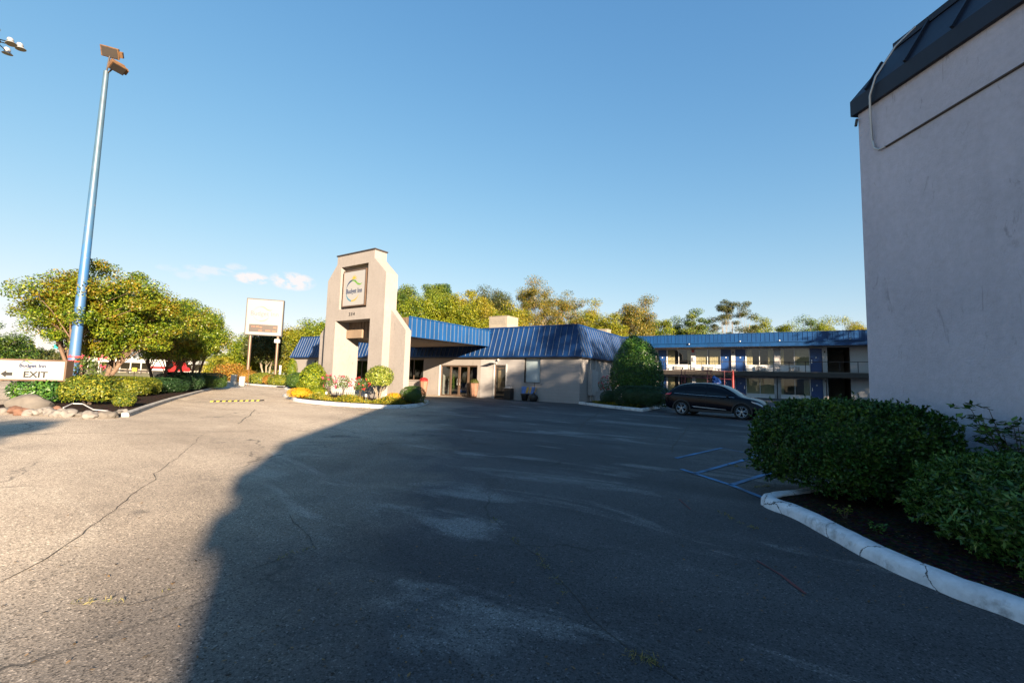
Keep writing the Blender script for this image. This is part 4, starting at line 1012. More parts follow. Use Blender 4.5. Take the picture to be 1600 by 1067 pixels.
mb = MB(); mb.box(GX0, GX1, -1.56, -1.502, 2.40, 2.86); mb.build('balcony_beam', M['dark'], guest)
rl = MB(); rl.box(GX0, GX1, -1.51, -1.45, 3.92, 3.98); rl.box(GX0, GX1, -1.49, -1.47, 3.0, 3.02); rl = rl.build('railing', M['rail'], guest)
x = GX0+.2
while x < GX1: m_ = MB(); m_.box(x-.03, x+.03, -1.505, -1.455, 2.9, 3.919); m_.build('railing_post', M['rail'], rl); x += 1.42
for x in (-20.6, -16.45, -12.15, -7.85, -3.6, .64, 4.9): m_ = MB(); m_.box(x-.05, x+.05, -1.45, -1.35, 0, 2.69); m_.build('post', M['rail'], guest)
mb = MB(); mb.box(GX0-.1, GX1+.1, -1.75, 7.3, 5.62, 5.66); mb.build('soffit', M['soffit'], guest)
mb = MB(); mb.box(GX0-.12, GX1+.12, -1.79, -1.752, 5.60, 6.08); mb.box(GX0-.12, GX1+.12, -1.70, -1.60, 6.1, 7.02); mb.box(GX0-.12, GX1+.12, -1.74, 7.3, 7.03, 7.08); mb.box(GX1+.02, GX1+.12, -1.6, 7.3, 5.67, 7.02); mb.box(GX0-.12, GX0-.02, -1.6, 7.3, 5.67, 7.02)
x = GX0+.1
while x < GX1: mb.box(x-.012, x+.012, -1.73, -1.701, 6.1, 7.02, 1); x += .42
rb = mb.build('roof_band', [M['blue_lite'], M['seam_blue']], guest)
gt = MB(); gt.box(GX0, GX1, -1.86, -1.792, 6.02, 6.12); gt.build('gutter', M['blue_lite'], rb)
for x, z in ((-3.3, 6.12), (2.6, 6.12), (-12.3, 5.9), (-7.0, 6.12)): m_ = MB(); m_.lathe([(.06, 0), (.08, .04), (.05, .12), (0, .13)], (x, -1.9, z), 10); m_.build('flood_lamp', M['white'], guest)

# red scaffold and tarp in front of the guest building
scf = aty(1104, 598, 32); S0 = empty('scaffold', (scf.x, scf.y, 0), R(-30), 'red and maroon steel scaffold standing behind the black car', 'scaffold')
for x, mt in ((-1.75, 'dkred'), (-1.5, 'dkred'), (.05, 'dkred'), (.3, 'dkred'), (1.2, 'dkred'), (1.75, 'red')):
    m_ = MB(); rr = .065 if mt == 'red' else .03; m_.tube([(x, 0, 0), (x, 0, 2.45)], rr, 8); m_.build('post', M[mt], S0)
for x0_, x1_, z in ((-1.75, .3, 2.45), (-1.75, .3, 1.9), (.3, 1.75, 2.4), (.3, 1.75, 1.85), (-1.75, 1.75, .9)): m_ = MB(); m_.tube([(x0_, 0, z), (x1_, 0, z-.06)], .03, 6); m_.build('rail', M['dkred'], S0)
for x in (-1.62, .17):
    for z in (.4, .8, 1.2, 1.6, 2.0): m_ = MB(); m_.tube([(x-.13, 0, z), (x+.13, 0, z)], .018, 6); m_.build('rung', M['dkred'], S0)
tq = aty(1116, 597, 31.8)
tp_ = empty('tarp', (tq.x, tq.y-.1, 1.25), R(-30), 'crumpled bright blue tarp bundle hanging on the red scaffold', 'tarp'); tp_.scale = (.8, .8, .85)
random.seed(5); m_ = MB(); vs = []; fs = []
for j in range(9):
    t_ = j/8
    for i in range(12):
        a = i/12*6.283; rr = (.34*math.sin(math.pi*min(1, t_*.9+.12))+.05)*(1+random.uniform(-.3, .3)); vs.append((rr*math.cos(a)+.12*math.sin(t_*4), rr*.7*math.sin(a), t_*.95))
for j in range(8):
    for i in range(12): fs.append((j*12+i, j*12+(i+1) % 12, (j+1)*12+(i+1) % 12, (j+1)*12+i))
fs.append(tuple(range(12))[::-1]); fs.append(tuple(96+i for i in range(12))); m_.add(vs, fs); m_.build('sheet', M['tarp'], tp_)
m_ = MB(); m_.tube([(-.15, 0, .9), (-.2, 0, 1.15), (-.12, 0, 1.35)], [.03, .04, .02], 6); m_.build('rope', M['tan'], tp_)

# ================================================================== RIGHT FOREGROUND BLOCK
BA = R(5.5)            # wall runs along azimuth -5.5; local +x to the right, +y along the wall away from the camera
BO = Vector((5.645, 6.776, 0))
blk = empty('motel_block', BO, BA, 'tall mauve grey stucco motel block at the right edge with dark metal roof', 'building')
mb = MB(); mb.box(0, 62, -21.95, 0, -.02, 6.0); o = mb.build('wall', M['wall_big'], blk)
mb, sb = MB(), MB(); mansard(mb, sb, 0, 62, -21.95, 0, 6.0, 6.97, .07, .38, .26, .62, rib=.045, sides=('l', 'b'), ribw=.03)
fix_normals(mb.build('roof', [M['navy_roof'], M['navy_roof']], blk))
cp = MB(); cp.box(.02, 2.2, -22.42, -22.03, 5.62, 5.95); cp.build('shadow_notch_box', M['dark'], blk, bevel=.02)  # unseen box added to cut the step into the block's shadow
cp = MB(); cp.tube([(.25, -.75, 6.95), (.05, -.62, 6.72), (-.10, -.42, 6.35), (-.115, -.33, 6.1), (-.06, -.27, 5.8), (-.03, -.26, 5.4), (-.03, -.29, 5.27), (-.03, -.36, 5.20), (-.03, -.46, 5.195)], .016, 8)
cp.build('conduit', M['galv'], blk, smooth=60)
cp = MB(); cp.tube([(-.012, -.46, 5.195), (-.012, -2.5, 5.30), (-.012, -9, 5.6)], .017, 8); cp.build('cable', M['dark'], blk)
cp = MB(); cp.tube([(-.03, -.005, 5.92), (-.05, 0, 5.8)], .02, 6); cp.build('bracket', M['dark'], blk)

# shrubs of the right foreground bed
bush('large_shrub', 'big rounded dark green shrub at the tip of the near right bed', 'shrub', 4.56, 5.90, .97, 1.02, 1.17, 84000, .044, 'dense', 3.2, .13, .10, group=None, sprigs=6000)
bush('laurel_hedge', 'low broad glossy leaved hedge in front at the right edge', 'shrub', 4.90, 3.52, 1.0, 1.2, .80, 45000, .07, 'hedge', 3.6, .11, .06, aspect=.30, sprigs=3400)
def sprig(name, label, x, y, h, n, seed, lm='hedge', spread=.35, leaf=.07, k=6):
    random.seed(seed); t = empty(name, (x, y, .05), 0, label, 'plant'); m_ = MB(); P = []; Nn = []
    for s in range(k):
        a = random.uniform(0, 6.28); r = random.uniform(.2, 1)*spread; hh = h*random.uniform(.75, 1); top = Vector((math.cos(a)*r, math.sin(a)*r, hh)); mid = top*.5+Vector((0, 0, h*.08))
        m_.tube([(0, 0, 0), mid, top], [.008, .006, .003], 5)
        for q in range(5):
            b0 = mid.lerp(top, q/4); aa = a+random.uniform(-2, 2); e = b0+Vector((math.cos(aa), math.sin(aa), .25))*h*.17
            m_.tube([b0, e], [.003, .0015], 4)
            for j in range(n): f = b0.lerp(e, (j+.5)/n); P.append(f+Vector((random.gauss(0, .018), random.gauss(0, .018), random.gauss(0, .012)))); Nn.append((random.gauss(0, .4), random.gauss(0, .4), 1))
    m_.build('stem', M['twig'], t); finish('foliage', leaf_mesh('foliage', np.array([tuple(p) for p in P]), np.array(Nn), leaf, .42), L[lm], t); return t
sprig('nandina', 'airy upright shrub with fine leaf sprays against the grey wall at the right edge', 5.50, 4.62, 1.25, 12, 3, spread=.5, k=14, leaf=.10)
sprig('seedling', 'small bright seedling in dark mulch behind the worn kerb', *gp(1322, 822).xy, .16, 3, 4, 'topiary', .1, .05, 3)
sprig('weed_tuft', 'small weed rosette in the mulch below the big rounded shrub', *gp(1372, 845).xy, .12, 4, 5, 'hedge', .12, .05, 4)
sprig('low_sprout', 'leafy sprout at the kerb under the low broad hedge', *gp(1592, 905).xy, .3, 4, 6, 'hedge', .2, .07, 5)

# shrubs in the bed by the lobby side wall
bush('conical_shrub', 'tall egg-shaped dark evergreen shrub at the right corner of the lobby', 'shrub', *lob(3.35, .5).xy, 1.7, 1.55, 4.0, 26000, .11, 'dense', 2.2, .12, .1, depth=.3, taper=.36)
bush('clipped_hedge', 'low dark clipped hedge in front of the tall egg-shaped shrub', 'hedge', *lob(4.2, -1.35).xy, 1.45, .62, 1.15, 12000, .07, 'darkhedge', 4, .05, .1, rz=R(-20))
bush('low_shrub', 'small dark shrub between the lobby wall and the clipped hedge', 'shrub', *lob(2.1, -.6).xy, .5, .45, .8, 3500, .06, 'darkhedge', 2.4, .08, .1)
flower_shrub('red rose bush beside the electrical cabinets on the lobby side wall', *lob(1.55, .3).xy, 1.6, .45, 9, fl='pink')
P = []
for i in range(2500):
    q = sb_w = random.random(); p = gp(930, 634).lerp(gp(1000, 641), q); P.append((p.x+random.gauss(.1, .12), p.y+.35+abs(random.gauss(0, .2)), .12+random.random()*.16))
P = np.array(P); tag(finish('ground_cover', leaf_mesh('ground_cover', P, rng.normal(size=P.shape)+np.array([0, 0, .8]), .06, .6), L['border']), kind='stuff')
P = gp(1035, 644)

# ================================================================== BLACK CAR
def make_car():
    ca, cb_ = gp(1064.5, 648.5), gp(1159, 656.0)
    d = (cb_-ca); wb = d.length; ang = math.atan2(d.y, d.x)
    sc_ = wb/2.75; W2 = .93
    f = d.normalized(); lft = Vector((-f.y, f.x, 0))
    o = ca-f*.93*sc_+lft*W2*sc_
    t = empty('parked_car', o, ang, 'black compact crossover car parked behind the white kerb with alloy wheels', 'car'); t.scale = (sc_,)*3
    S = [(0.00, .48, .86, .95, .66, .70, .62), (.06, .38, .96, 1.06, .78, .81, .72), (.28, .27, 1.04, 1.27, .87, .885, .70), (.62, .24, 1.05, 1.49, .90, .91, .66), (1.0, .23, 1.045, 1.585, .91, .92, .655),
         (1.5, .23, 1.03, 1.635, .915, .925, .66), (2.1, .23, 1.01, 1.635, .915, .925, .665), (2.6, .23, .995, 1.57, .915, .92, .655), (2.95, .23, .985, 1.44, .91, .91, .65), (3.3, .23, .975, 1.22, .91, .90, .66), (3.55, .24, .965, 1.045, .905, .885, .70),
         (3.9, .25, .92, .99, .90, .87, .70), (4.2, .27, .84, .925, .88, .83, .66), (4.42, .30, .74, .82, .83, .77, .6), (4.56, .36, .62, .68, .74, .68, .52), (4.60, .42, .54, .58, .66, .60, .46)]
    import bmesh
    vs = []; fs = []
    for x, zl, zb, zr, hl, hb, hr in S:
        h = [(hl*.85, zl), (hl-.01, zl+.06), (hl+.01, zl+.2), (hl+.02, (zl+zb)/2), (hb+.005, zb-.06), (hb-.03, zb+.01), (hb*.55+hr*.45+.0, zb*.5+zr*.5), (hr+.02, zr-.05), (hr*.82, zr), (hr*.4, zr+.018)]
        if zr-zb < .12: h[6] = (hb*.5+hr*.5, zb+(zr-zb)*.5); h[7] = (hr+.01, zr-.01)
        ring = [(x, -y, z) for y, z in h]+[(x, y, z) for y, z in h[::-1]]
        vs += ring
    k = 20
    for i in range(len(S)-1):
        for j in range(k): fs.append((i*k+j, i*k+(j+1) % k, (i+1)*k+(j+1) % k, (i+1)*k+j))
    fs += [tuple(range(k)), tuple((len(S)-1)*k+j for j in range(k))[::-1]]
    m_ = MB(); m_.add(vs, fs); body = m_.build('body', M['car'], None); fix_normals(body)
    ss = body.modifiers.new('s', 'SUBSURF'); ss.levels = 2; ss.render_levels = 2
    cuts = []
    for wx in (.93, .93+2.75):
        m_ = MB(); m_.lathe([(.395, -1.2), (.395, -.62)], (wx, 0, .35), 36, axis='Y'); m_.lathe([(.395, .62), (.395, 1.2)], (wx, 0, .35), 36, axis='Y'); c_ = m_.build('cut', M['cladding']); fix_normals(c_); cuts.append(c_)
        bo = body.modifiers.new('b', 'BOOLEAN'); bo.operation = 'DIFFERENCE'; bo.object = c_; bo.solver = 'EXACT'
    bpy.context.view_layer.update()
    me = bpy.data.meshes.new_from_object(body.evaluated_get(bpy.context.evaluated_depsgraph_get()))
    for c_ in cuts: bpy.data.objects.remove(c_)
    bpy.data.objects.remove(body)
    me.materials.clear(); body = finish('body', me, M['car'], t, smooth=40)
    def yat(x, z):
        for a, c in zip(S[:-1], S[1:]):
            if a[0] <= x <= c[0]:
                u = (x-a[0])/(c[0]-a[0]); v = [a[i]+(c[i]-a[i])*u for i in range(7)]; break
        zb, zr, hb, hr = v[2], v[3], v[5], v[6]
        if z <= zb: return hb+.01
        return hb-.02+(hr+.012-hb+.02)*min(1, (z-zb)/(zr-.05-zb))
    def panel(name, poly, mat, par, off=.012, s=-1):
        # subdivide the side polygon so that it hugs the body
        n = 8; m_ = MB(); top = poly[0]; bot = poly[1]; vs = []
        for i in range(n+1):
            u = i/n
            def along(pl):
                q = u*(len(pl)-1); i0 = min(int(q), len(pl)-2); ff = q-i0; return (pl[i0][0]+(pl[i0+1][0]-pl[i0][0])*ff, pl[i0][1]+(pl[i0+1][1]-pl[i0][1])*ff)
            a, c = along(top), along(bot)
            for j in range(5): v = j/4; x, z = a[0]+(c[0]-a[0])*v, a[1]+(c[1]-a[1])*v; vs.append((x, s*(yat(x, z)+off), z))
        m_.add(vs, [(i*5+j, i*5+j+1, (i+1)*5+j+1, (i+1)*5+j) for i in range(n) for j in range(4)]); return m_.build(name, M[mat], par, smooth=60)
    for s in (-1, 1):
        panel('side_window', ([(2.16, 1.545), (2.55, 1.50), (2.82, 1.40), (3.28, 1.10)], [(2.13, 1.06), (2.5, 1.05), (2.9, 1.04), (3.33, 1.03)]), 'carglass', t, s=s)
        panel('side_window', ([(1.22, 1.535), (1.7, 1.56), (2.10, 1.55)], [(1.15, 1.08), (1.6, 1.075), (2.07, 1.06)]), 'carglass', t, s=s)
        panel('quarter_window', ([(.62, 1.32), (.9, 1.46), (1.16, 1.52)], [(.55, 1.15), (.8, 1.10), (1.09, 1.085)]), 'carglass', t, s=s)
        panel('window_trim', ([(.55, 1.10), (1.5, 1.055), (2.5, 1.03), (3.36, 1.01)], [(.55, 1.085), (1.5, 1.04), (2.5, 1.015), (3.36, .995)]), 'rim', t, s=s, off=.016)
        panel('tail_light', ([(.05, 1.05), (.42, 1.10)], [(.05, .98), (.36, 1.0)]), 'lamp_red', t, s=s, off=.02)
        panel('headlight', ([(4.05, .86), (4.3, .80), (4.50, .70)], [(4.1, .80), (4.3, .73), (4.5, .62)]), 'lamp_clear', t, s=s, off=.012)
        panel('fog_lamp', ([(4.36, .50), (4.50, .50)], [(4.38, .44), (4.52, .44)]), 'lamp_clear', t, s=s, off=.03)
        panel('sill_cladding', ([(1.36, .36), (3.24, .36)], [(1.36, .235), (3.24, .235)]), 'cladding', t, s=s, off=.018)
        panel('lower_trim', ([(1.45, .50), (2.3, .46), (3.05, .42)], [(1.55, .45), (2.3, .42), (3.0, .40)]), 'steel' if 0 else 'grey_metal', t, s=s, off=.022)
        for xx in (1.19, 2.11, 3.2): panel('door_gap', ([(xx, 1.0), (xx+.008, 1.0)], [(xx+(.0 if xx > 1.2 else .12), .42), (xx+.008+(.0 if xx > 1.2 else .12), .42)]), 'black', t, s=s, off=.006)
        for xx in (1.85, 2.85): m_ = MB(); m_.box(xx-.1, xx+.06, s*(.945)-.012, s*.945+.012, .90, .925); m_.build('door_handle', M['car'], t, bevel=.008)
        m_ = MB(); m_.tube([(3.12, s*.92, 1.02), (3.1, s*1.0, 1.06), (3.1, s*1.10, 1.07)], [.03, .07, .055], 8); m_.build('mirror', M['car'], t, smooth=50)
        for wx in (.93, 3.68):
            m_ = MB(); n_ = 20; vs = []
            for i in range(n_+1):
                a = R(-8+196*i/n_)
                for r_2, yy in ((.385, .935), (.45, .93), (.455, .90)): vs.append((wx+r_2*math.cos(a), s*yy, .35+r_2*math.sin(a)))
            m_.add(vs, [(i*3+j, i*3+j+1, (i+1)*3+j+1, (i+1)*3+j) for i in range(n_) for j in range(2)]); m_.build('arch_cladding', M['cladding'], t, smooth=50)
            wh = empty('wheel', (wx, s*.82, .35)); wh.parent = t
            m_ = MB(); m_.lathe([(.24, -.1), (.33, -.105), (.352, -.08), (.355, 0), (.352, .08), (.33, .105), (.24, .1)], (0, 0, 0), 36, axis='Y', cap=False); fix_normals(m_.build('tyre', M['tyre'], wh, smooth=50))
            m_ = MB(); yo = s*.075
            for k_ in range(5):
                for dd in (-.14, .14):
                    a = k_*2*math.pi/5+math.pi/2; c0 = Vector((math.cos(a+dd*.3)*.05, yo+s*.02, math.sin(a+dd*.3)*.05)); c1 = Vector((math.cos(a+dd*1.5)*.235, yo+s*.035, math.sin(a+dd*1.5)*.235)); m_.tube([c0, c1], [.024, .02], 6)
            m_.lathe([(.225, yo), (.25, yo+s*.03), (.24, yo+s*.04), (.225, yo+s*.03)], (0, 0, 0), 32, axis='Y', cap=False); m_.lathe([(0, yo), (.055, yo+s*.02), (.05, yo+s*.05), (0, yo+s*.055)], (0, 0, 0), 16, axis='Y')
            m_.build('rim', M['rim'], wh)
            m_ = MB(); m_.lathe([(0, yo-s*.03), (.24, yo-s*.03)], (0, 0, 0), 24, axis='Y'); m_.build('brake_disc', M['cladding'], wh)
    def strip_glass(name, xs, mat, wd, dz=.016):
        m_ = MB(); vs = []
        for x in xs:
            for a, c in zip(S[:-1], S[1:]):
                if a[0] <= x <= c[0]: u = (x-a[0])/(c[0]-a[0]); zr = a[3]+(c[3]-a[3])*u; hr = a[6]+(c[6]-a[6])*u
            for q in (-1, -.5, 0, .5, 1): vs.append((x+.01, q*hr*wd, zr+dz+.018*(1-abs(q))-.03*(abs(q) == 1)))
        m_.add(vs, [(i*5+j, (i+1)*5+j, (i+1)*5+j+1, i*5+j+1) for i in range(len(xs)-1) for j in range(4)]); return m_.build(name, M[mat], t, smooth=60)
    strip_glass('windscreen', [2.72, 2.9, 3.1, 3.3, 3.5], 'carglass', .97); strip_glass('rear_window', [.2, .35, .5, .62], 'carglass', .9)
    m_ = MB(); m_.box(4.55, 4.60, -.35, .35, .45, .66); m_.build('grille', M['cladding'], t)
    m_ = MB(); m_.box(4.6, 4.612, -.2, .2, .36, .47); m_.build('number_plate', M['white'], t)
    return t
make_car()

# ================================================================== LEFT ISLAND: exit sign, light pole, crape myrtles, hedges, rocks
exq = aty(49, 600, 15.2); ex = empty('exit_sign', (exq.x, exq.y, 0), R(16), 'white illuminated box sign with bronze frame reading EXIT on a single dark post', 'sign')
m_ = MB(); m_.box(-.15, .15, -.08, .08, -.05, .98); m_.build('post', M['dark'], ex)
ez0, ez1, ew = .91, 1.66, 1.04
m_ = MB(); m_.box(-ew, ew, -.18, .18, ez0, ez0+.05); m_.box(-ew, ew, -.18, .18, ez1-.05, ez1); m_.box(-ew, -ew+.06, -.18, .18, ez0+.05, ez1-.05); m_.box(ew-.06, ew, -.18, .18, ez0+.05, ez1-.05); cabn = m_.build('sign_frame', M['bronze'], ex)
m_ = MB(); m_.box(-ew+.06, ew-.06, -.16, .16, ez0+.05, ez1-.05); m_.build('sign_face', M['offwhite'], cabn)
emblem(cabn, .15, -.12, 1.45, -.166, INK); text_mesh('lettering', 'Budget Inn', .15, M['navy_ink'], cabn, (.08, -.166, 1.385), .002, .03, 1.15)
text_mesh('exit_lettering', 'EXIT', .30, M['black_ink'], cabn, (.18, -.166, 1.03), .002, .02, 1.1)
m_ = MB(); ax, az = -.62, 1.135
m_.add([(ax-.15, -.167, az), (ax, -.167, az-.12), (ax, -.167, az-.055), (ax+.17, -.167, az-.055), (ax+.17, -.167, az+.055), (ax, -.167, az+.055), (ax, -.167, az+.12)], [(0, 1, 2, 3, 4, 5, 6)]); m_.build('arrow', M['black_ink'], cabn)

pq = aty(113, 588, 17.6); pl = empty('light_pole', (pq.x, pq.y, 0), R(-12), 'tall peeling blue light pole with two rusty floodlights and a red tape band', 'light pole')
PT = aty(166, 112, 17.6).z
lean = aty(166, 112, 17.6).x-pq.x
m_ = MB(); m_.tube([(lean*k/10, 0, -.1+(PT+.1)*k/10) for k in range(11)], [.195-.0105*k for k in range(11)], 20); m_.build('pole', polepaint(), pl, smooth=60)
m_ = MB(); m_.box(-.4, .4, -.4, .4, -.05, .28); m_.build('base', M['rock_tan'], pl, bevel=.03)
m_ = MB()
for z in (1.62, 1.80): m_.lathe([(.194, z), (.199, z+.01), (.199, z+.06), (.194, z+.07)], (lean*z/PT, 0, 0), 20)
m_.build('tape_band', M['redtape'], pl, smooth=60)
def flood(px, py, size, rz, tilt, label):
    p = aty(px, py, 17.6); t = empty('floodlight', p, rz, None); t.parent = pl; t.location = Vector((0, 0, 0)); return p
pm = Matrix.Translation((pq.x, pq.y, 0)) @ Matrix.Rotation(R(-12), 4, 'Z'); inv = pm.inverted()
for px, py, dx, rz, rx, s_ in ((173, 82, 0, 28, 30, .31), (183, 105, 0, 20, 4, .27)):
    p = inv @ aty(px, py, 17.6); t = empty('floodlight', p, R(rz)); t.rotation_euler = Vector({173: (.5, -.62, -.62), 183: (.55, -.1, -.85)}[px]).to_track_quat('-Z', 'Y').to_euler(); t.parent = pl
    m_ = MB(); m_.add([(-s_, -s_*.7, -.12), (s_, -s_*.7, -.12), (s_, s_*.7, -.12), (-s_, s_*.7, -.12), (-s_*.85, -s_*.45, .18), (s_*.85, -s_*.45, .18), (s_*.85, s_*.6, .18), (-s_*.85, s_*.6, .18)], [(0, 1, 2, 3)[::-1], (4, 5, 6, 7), (0, 1, 5, 4), (1, 2, 6, 5), (2, 3, 7, 6), (3, 0, 4, 7)]); hs = m_.build('housing', M['rust'], t, bevel=.015)
    m_ = MB(); m_.box(-s_*.85, s_*.85, -s_*.58, s_*.58, -.135, -.121); m_.build('lens', M['dark'], t)
    m_ = MB(); m_.box(-s_*1.35, -s_*.98, -.12, .12, -.08, .1); m_.build('ballast_box', M['rust'], t, bevel=.01)
    q = inv @ aty(166, 113, 17.6); 
    m_ = MB(); m_.tube([tuple(q+Vector((0, 0, -.1))), tuple(q+(p-q)*.55+Vector((0, 0, .0))), tuple(p)], .03, 8); m_.build('bracket', M['dark'], pl)

# tall mast with a ring of sports lamps, far left
hp = aty(-14, 60, 42); hm = empty('high_mast_light', (hp.x, hp.y, 0), 0, 'high mast with a ring of silver floodlights at the top left edge of the photo', 'light mast')
m_ = MB(); m_.tube([(0, 0, 0), (0, 0, hp.z)], [.4, .16], 12); m_.build('pole', M['galv'], hm)
m_ = MB(); m_.lathe([(.6, hp.z-.1), (.7, hp.z), (.6, hp.z+.1)], (0, 0, 0), 20); m_.build('ring', M['dark'], hm)
for k in range(8):
    a = R(k*45+10); rr = 2.0 if k % 2 else 1.75; cx_, cy_, cz_ = rr*math.cos(a), rr*math.sin(a), hp.z+(.35 if k % 2 else -.15)
    t = empty('lamp', (cx_, cy_, cz_)); t.rotation_euler = (R(8)*math.sin(a), -R(14)*math.cos(a), 0); t.parent = hm
    m_ = MB(); m_.lathe([(.0, .40), (.22, .40), (.26, .28), (.26, .12), (.20, .1), (.36, -.14), (.44, -.2), (.42, -.22), (.0, -.12)], (0, 0, 0), 20); m_.build('reflector', M['galv'], t, smooth=40)
    m_ = MB(); m_.lathe([(0, -.21), (.40, -.215)], (0, 0, 0), 20); m_.build('lens', M['louvre'], t)
    m_ = MB(); m_.tube([(.6*math.cos(a), .6*math.sin(a), hp.z), (cx_, cy_, cz_)], .05, 6); m_.build('arm', M['dark'], hm)

# crape myrtles
def fp(px, Y): d = ray(px, 590); return d.x/d.y*Y, Y
tree('crape_myrtle', 'largest crape myrtle with orange tinged crown right behind the blue light pole', 'tree', *fp(142, 19.5), 6.15, 3.3, 2.6, 1.45, 170, .66, 110000, .10, 'crape', 'bark_pink', .19, 4, 'crape myrtles on the left island', .62, .35, (-.3, 0), 8, .4)
tree('crape_myrtle', 'crape myrtle between the light pole tree and the drive with forked dark trunk', 'tree', *fp(250, 26), 5.7, 3.0, 2.4, 1.5, 110, .68, 66000, .108, 'crape', 'bark_pink', .16, 3, 'crape myrtles on the left island', .6, .55, (-.5, 0), 2, .4)
tree('crape_myrtle', 'greener crape myrtle with upright sprays nearest the entrance drive', 'tree', *fp(297, 31), 6.2, 2.9, 2.5, 1.6, 110, .70, 66000, .112, 'crape2', 'bark_pink', .16, 3, 'crape myrtles on the left island', .7, .55, (.6, 0), 3, .4)
tree('cedar', 'dark green cedar cut by the left edge of the photo', 'tree', *fp(0, 36), 5.2, 2.6, 2.4, .3, 50, .9, 16000, .16, 'pine', 'bark_grey', .2, 1, None, .7, .4, (0, 0), 4)
tree('small_tree', 'small far green tree showing under the first crape myrtle', 'tree', *fp(78, 60), 3.6, 4.5, 3, .2, 40, 1.0, 9000, .22, 'oak', 'bark_grey', .2, 1, None, .7, .4, (0, 0), 6)
# hedges and shrubs on the island
bush('leafy_shrub', 'broad yellow-green sunlit shrub right of the exit sign post', 'shrub', *fp(143, 15.6), .95, .8, 1.08, 8500, .10, 'yellow', 2.1, .26, .08, depth=.55)
bush('leafy_shrub', 'dark loose shrub directly behind the exit sign post', 'shrub', *fp(70, 15.6), 1.1, .7, .98, 7000, .095, 'dense', 2.2, .25, .08, depth=.5)
bush('small_shrub', 'little round yellow-green shrub alone at the near end of the island kerb', 'shrub', *at_px(193, 641), .32, .32, .52, 2600, .06, 'yellow', 2.2, .1, .1)
flower_shrub('tall red rose bush below the blue light pole', *fp(132, 17), 1.75, .6, 12, fl='pink', n=900)
bush('clipped_hedge', 'yellow-green clipped hedge ball on the island right of the red rose', 'hedge', *fp(196, 20), .95, .8, .95, 8000, .07, 'yellow', 3, .08, .1)
bush('clipped_hedge', 'second yellow-green hedge clump beside the dark hedge row', 'hedge', *fp(222, 21.5), .75, .7, .9, 6000, .07, 'yellow', 3, .08, .1)
bush('clipped_hedge', 'long dark green clipped hedge in the middle of the left island', 'hedge', *fp(255, 24), 1.7, .8, .85, 12000, .07, 'darkhedge', 4, .05, .1, rz=R(100))
bush('clipped_hedge', 'dark hedge mound under the second crape myrtle', 'hedge', *fp(281, 27), 1.3, 1.0, 1.15, 9000, .08, 'darkhedge', 2.8, .05, .1)
bush('clipped_hedge', 'square-cut hedge with bright lower leaves at the far tip of the island', 'hedge', *fp(319, 31.5), 1.35, 1.0, 1.1, 9000, .09, 'box', 5, .05, .1, rz=R(20))
# stones along the front edge
random.seed(21)
def rock(label, px, py, s, mat, sq=.85, group='edging stones along the front of the left island'):
    x, y = at_px(px, py); import bmesh
    bm = bmesh.new(); bmesh.ops.create_icosphere(bm, subdivisions=3, radius=s)
    o3 = Vector((random.uniform(0, 50),)*3)
    from mathutils import noise as mn
    for v in bm.verts:
        n_ = mn.noise(v.co/s*1.1+o3)*.45+mn.noise(v.co/s*2.6+o3)*.16; v.co *= 1+n_; v.co.z *= sq; v.co.x *= 1.15
    me = bpy.data.meshes.new('rock'); bm.to_mesh(me); bm.free(); o_ = finish('rock', me, M[mat], None, smooth=35)
    o_.location = (x, y, s*sq*.55); o_.rotation_euler = (0, 0, random.uniform(0, 6)); return tag(o_, label, 'stone', group)
rock('large pale tan boulder under the exit sign post', 44, 643, .42, 'rock_tan', .8, None)
RK = [(6, 646.5, .15, 'rock_white', 'white stone at the left edge beside red stones'), (19, 646, .17, 'rock_red', 'long reddish stone left of the boulder'), (34, 648.5, .17, 'rock_red', 'red stone directly in front of the boulder'), (46, 649, .13, 'rock_white', 'white speckled stone at the boulder foot, leftmost of the whites'),
      (61, 648.5, .15, 'rock_white', 'white stone right of the boulder'), (72, 644.5, .13, 'rock_white', 'flat white stone in the upper row by the boulder'), (78, 649, .16, 'rock_white', 'white rounded stone in the middle of the lower row'), (87, 643.5, .13, 'rock_red', 'small red stone in the upper row'),
      (96, 646, .12, 'rock_white', 'small white stone right of the upper red stone'), (90, 651, .15, 'rock_white', 'white stone lowest in the row'), (107, 651, .17, 'rock_white', 'big round white stone at the row centre'), (125, 651, .1, 'rock_tan', 'small tan stone alone in the gap'), (141, 654, .17, 'rock_white', 'long white stone near the hose end'),
      (152, 653.5, .12, 'rock_white', 'white stone beside the tan flat pair'), (163, 653, .16, 'rock_tan', 'tan flat stone, left of its pair'), (174, 653, .14, 'rock_tan', 'tan flat stone, right of its pair'), (186, 650, .13, 'rock_tan', 'tan stone nearest the concrete kerb end'), (192, 647, .12, 'rock_white', 'white chipped stone touching the concrete kerb end'), (156, 649, .1, 'rock_red', 'small red stone behind the tan flat pair')]
for px, py, s, mt, lb in RK: rock(lb, px, py, s, mt)
hz = MB(); hz.tube([(*at_px(98, 645), .16), (*at_px(112, 643), .26), (*at_px(128, 643), .25), (*at_px(145, 647), .14), (*at_px(168, 648), .12)], .018, 6); tag(hz.build('hose', M['grey_metal']), 'thin pale hose lying behind the edging stones', 'hose')

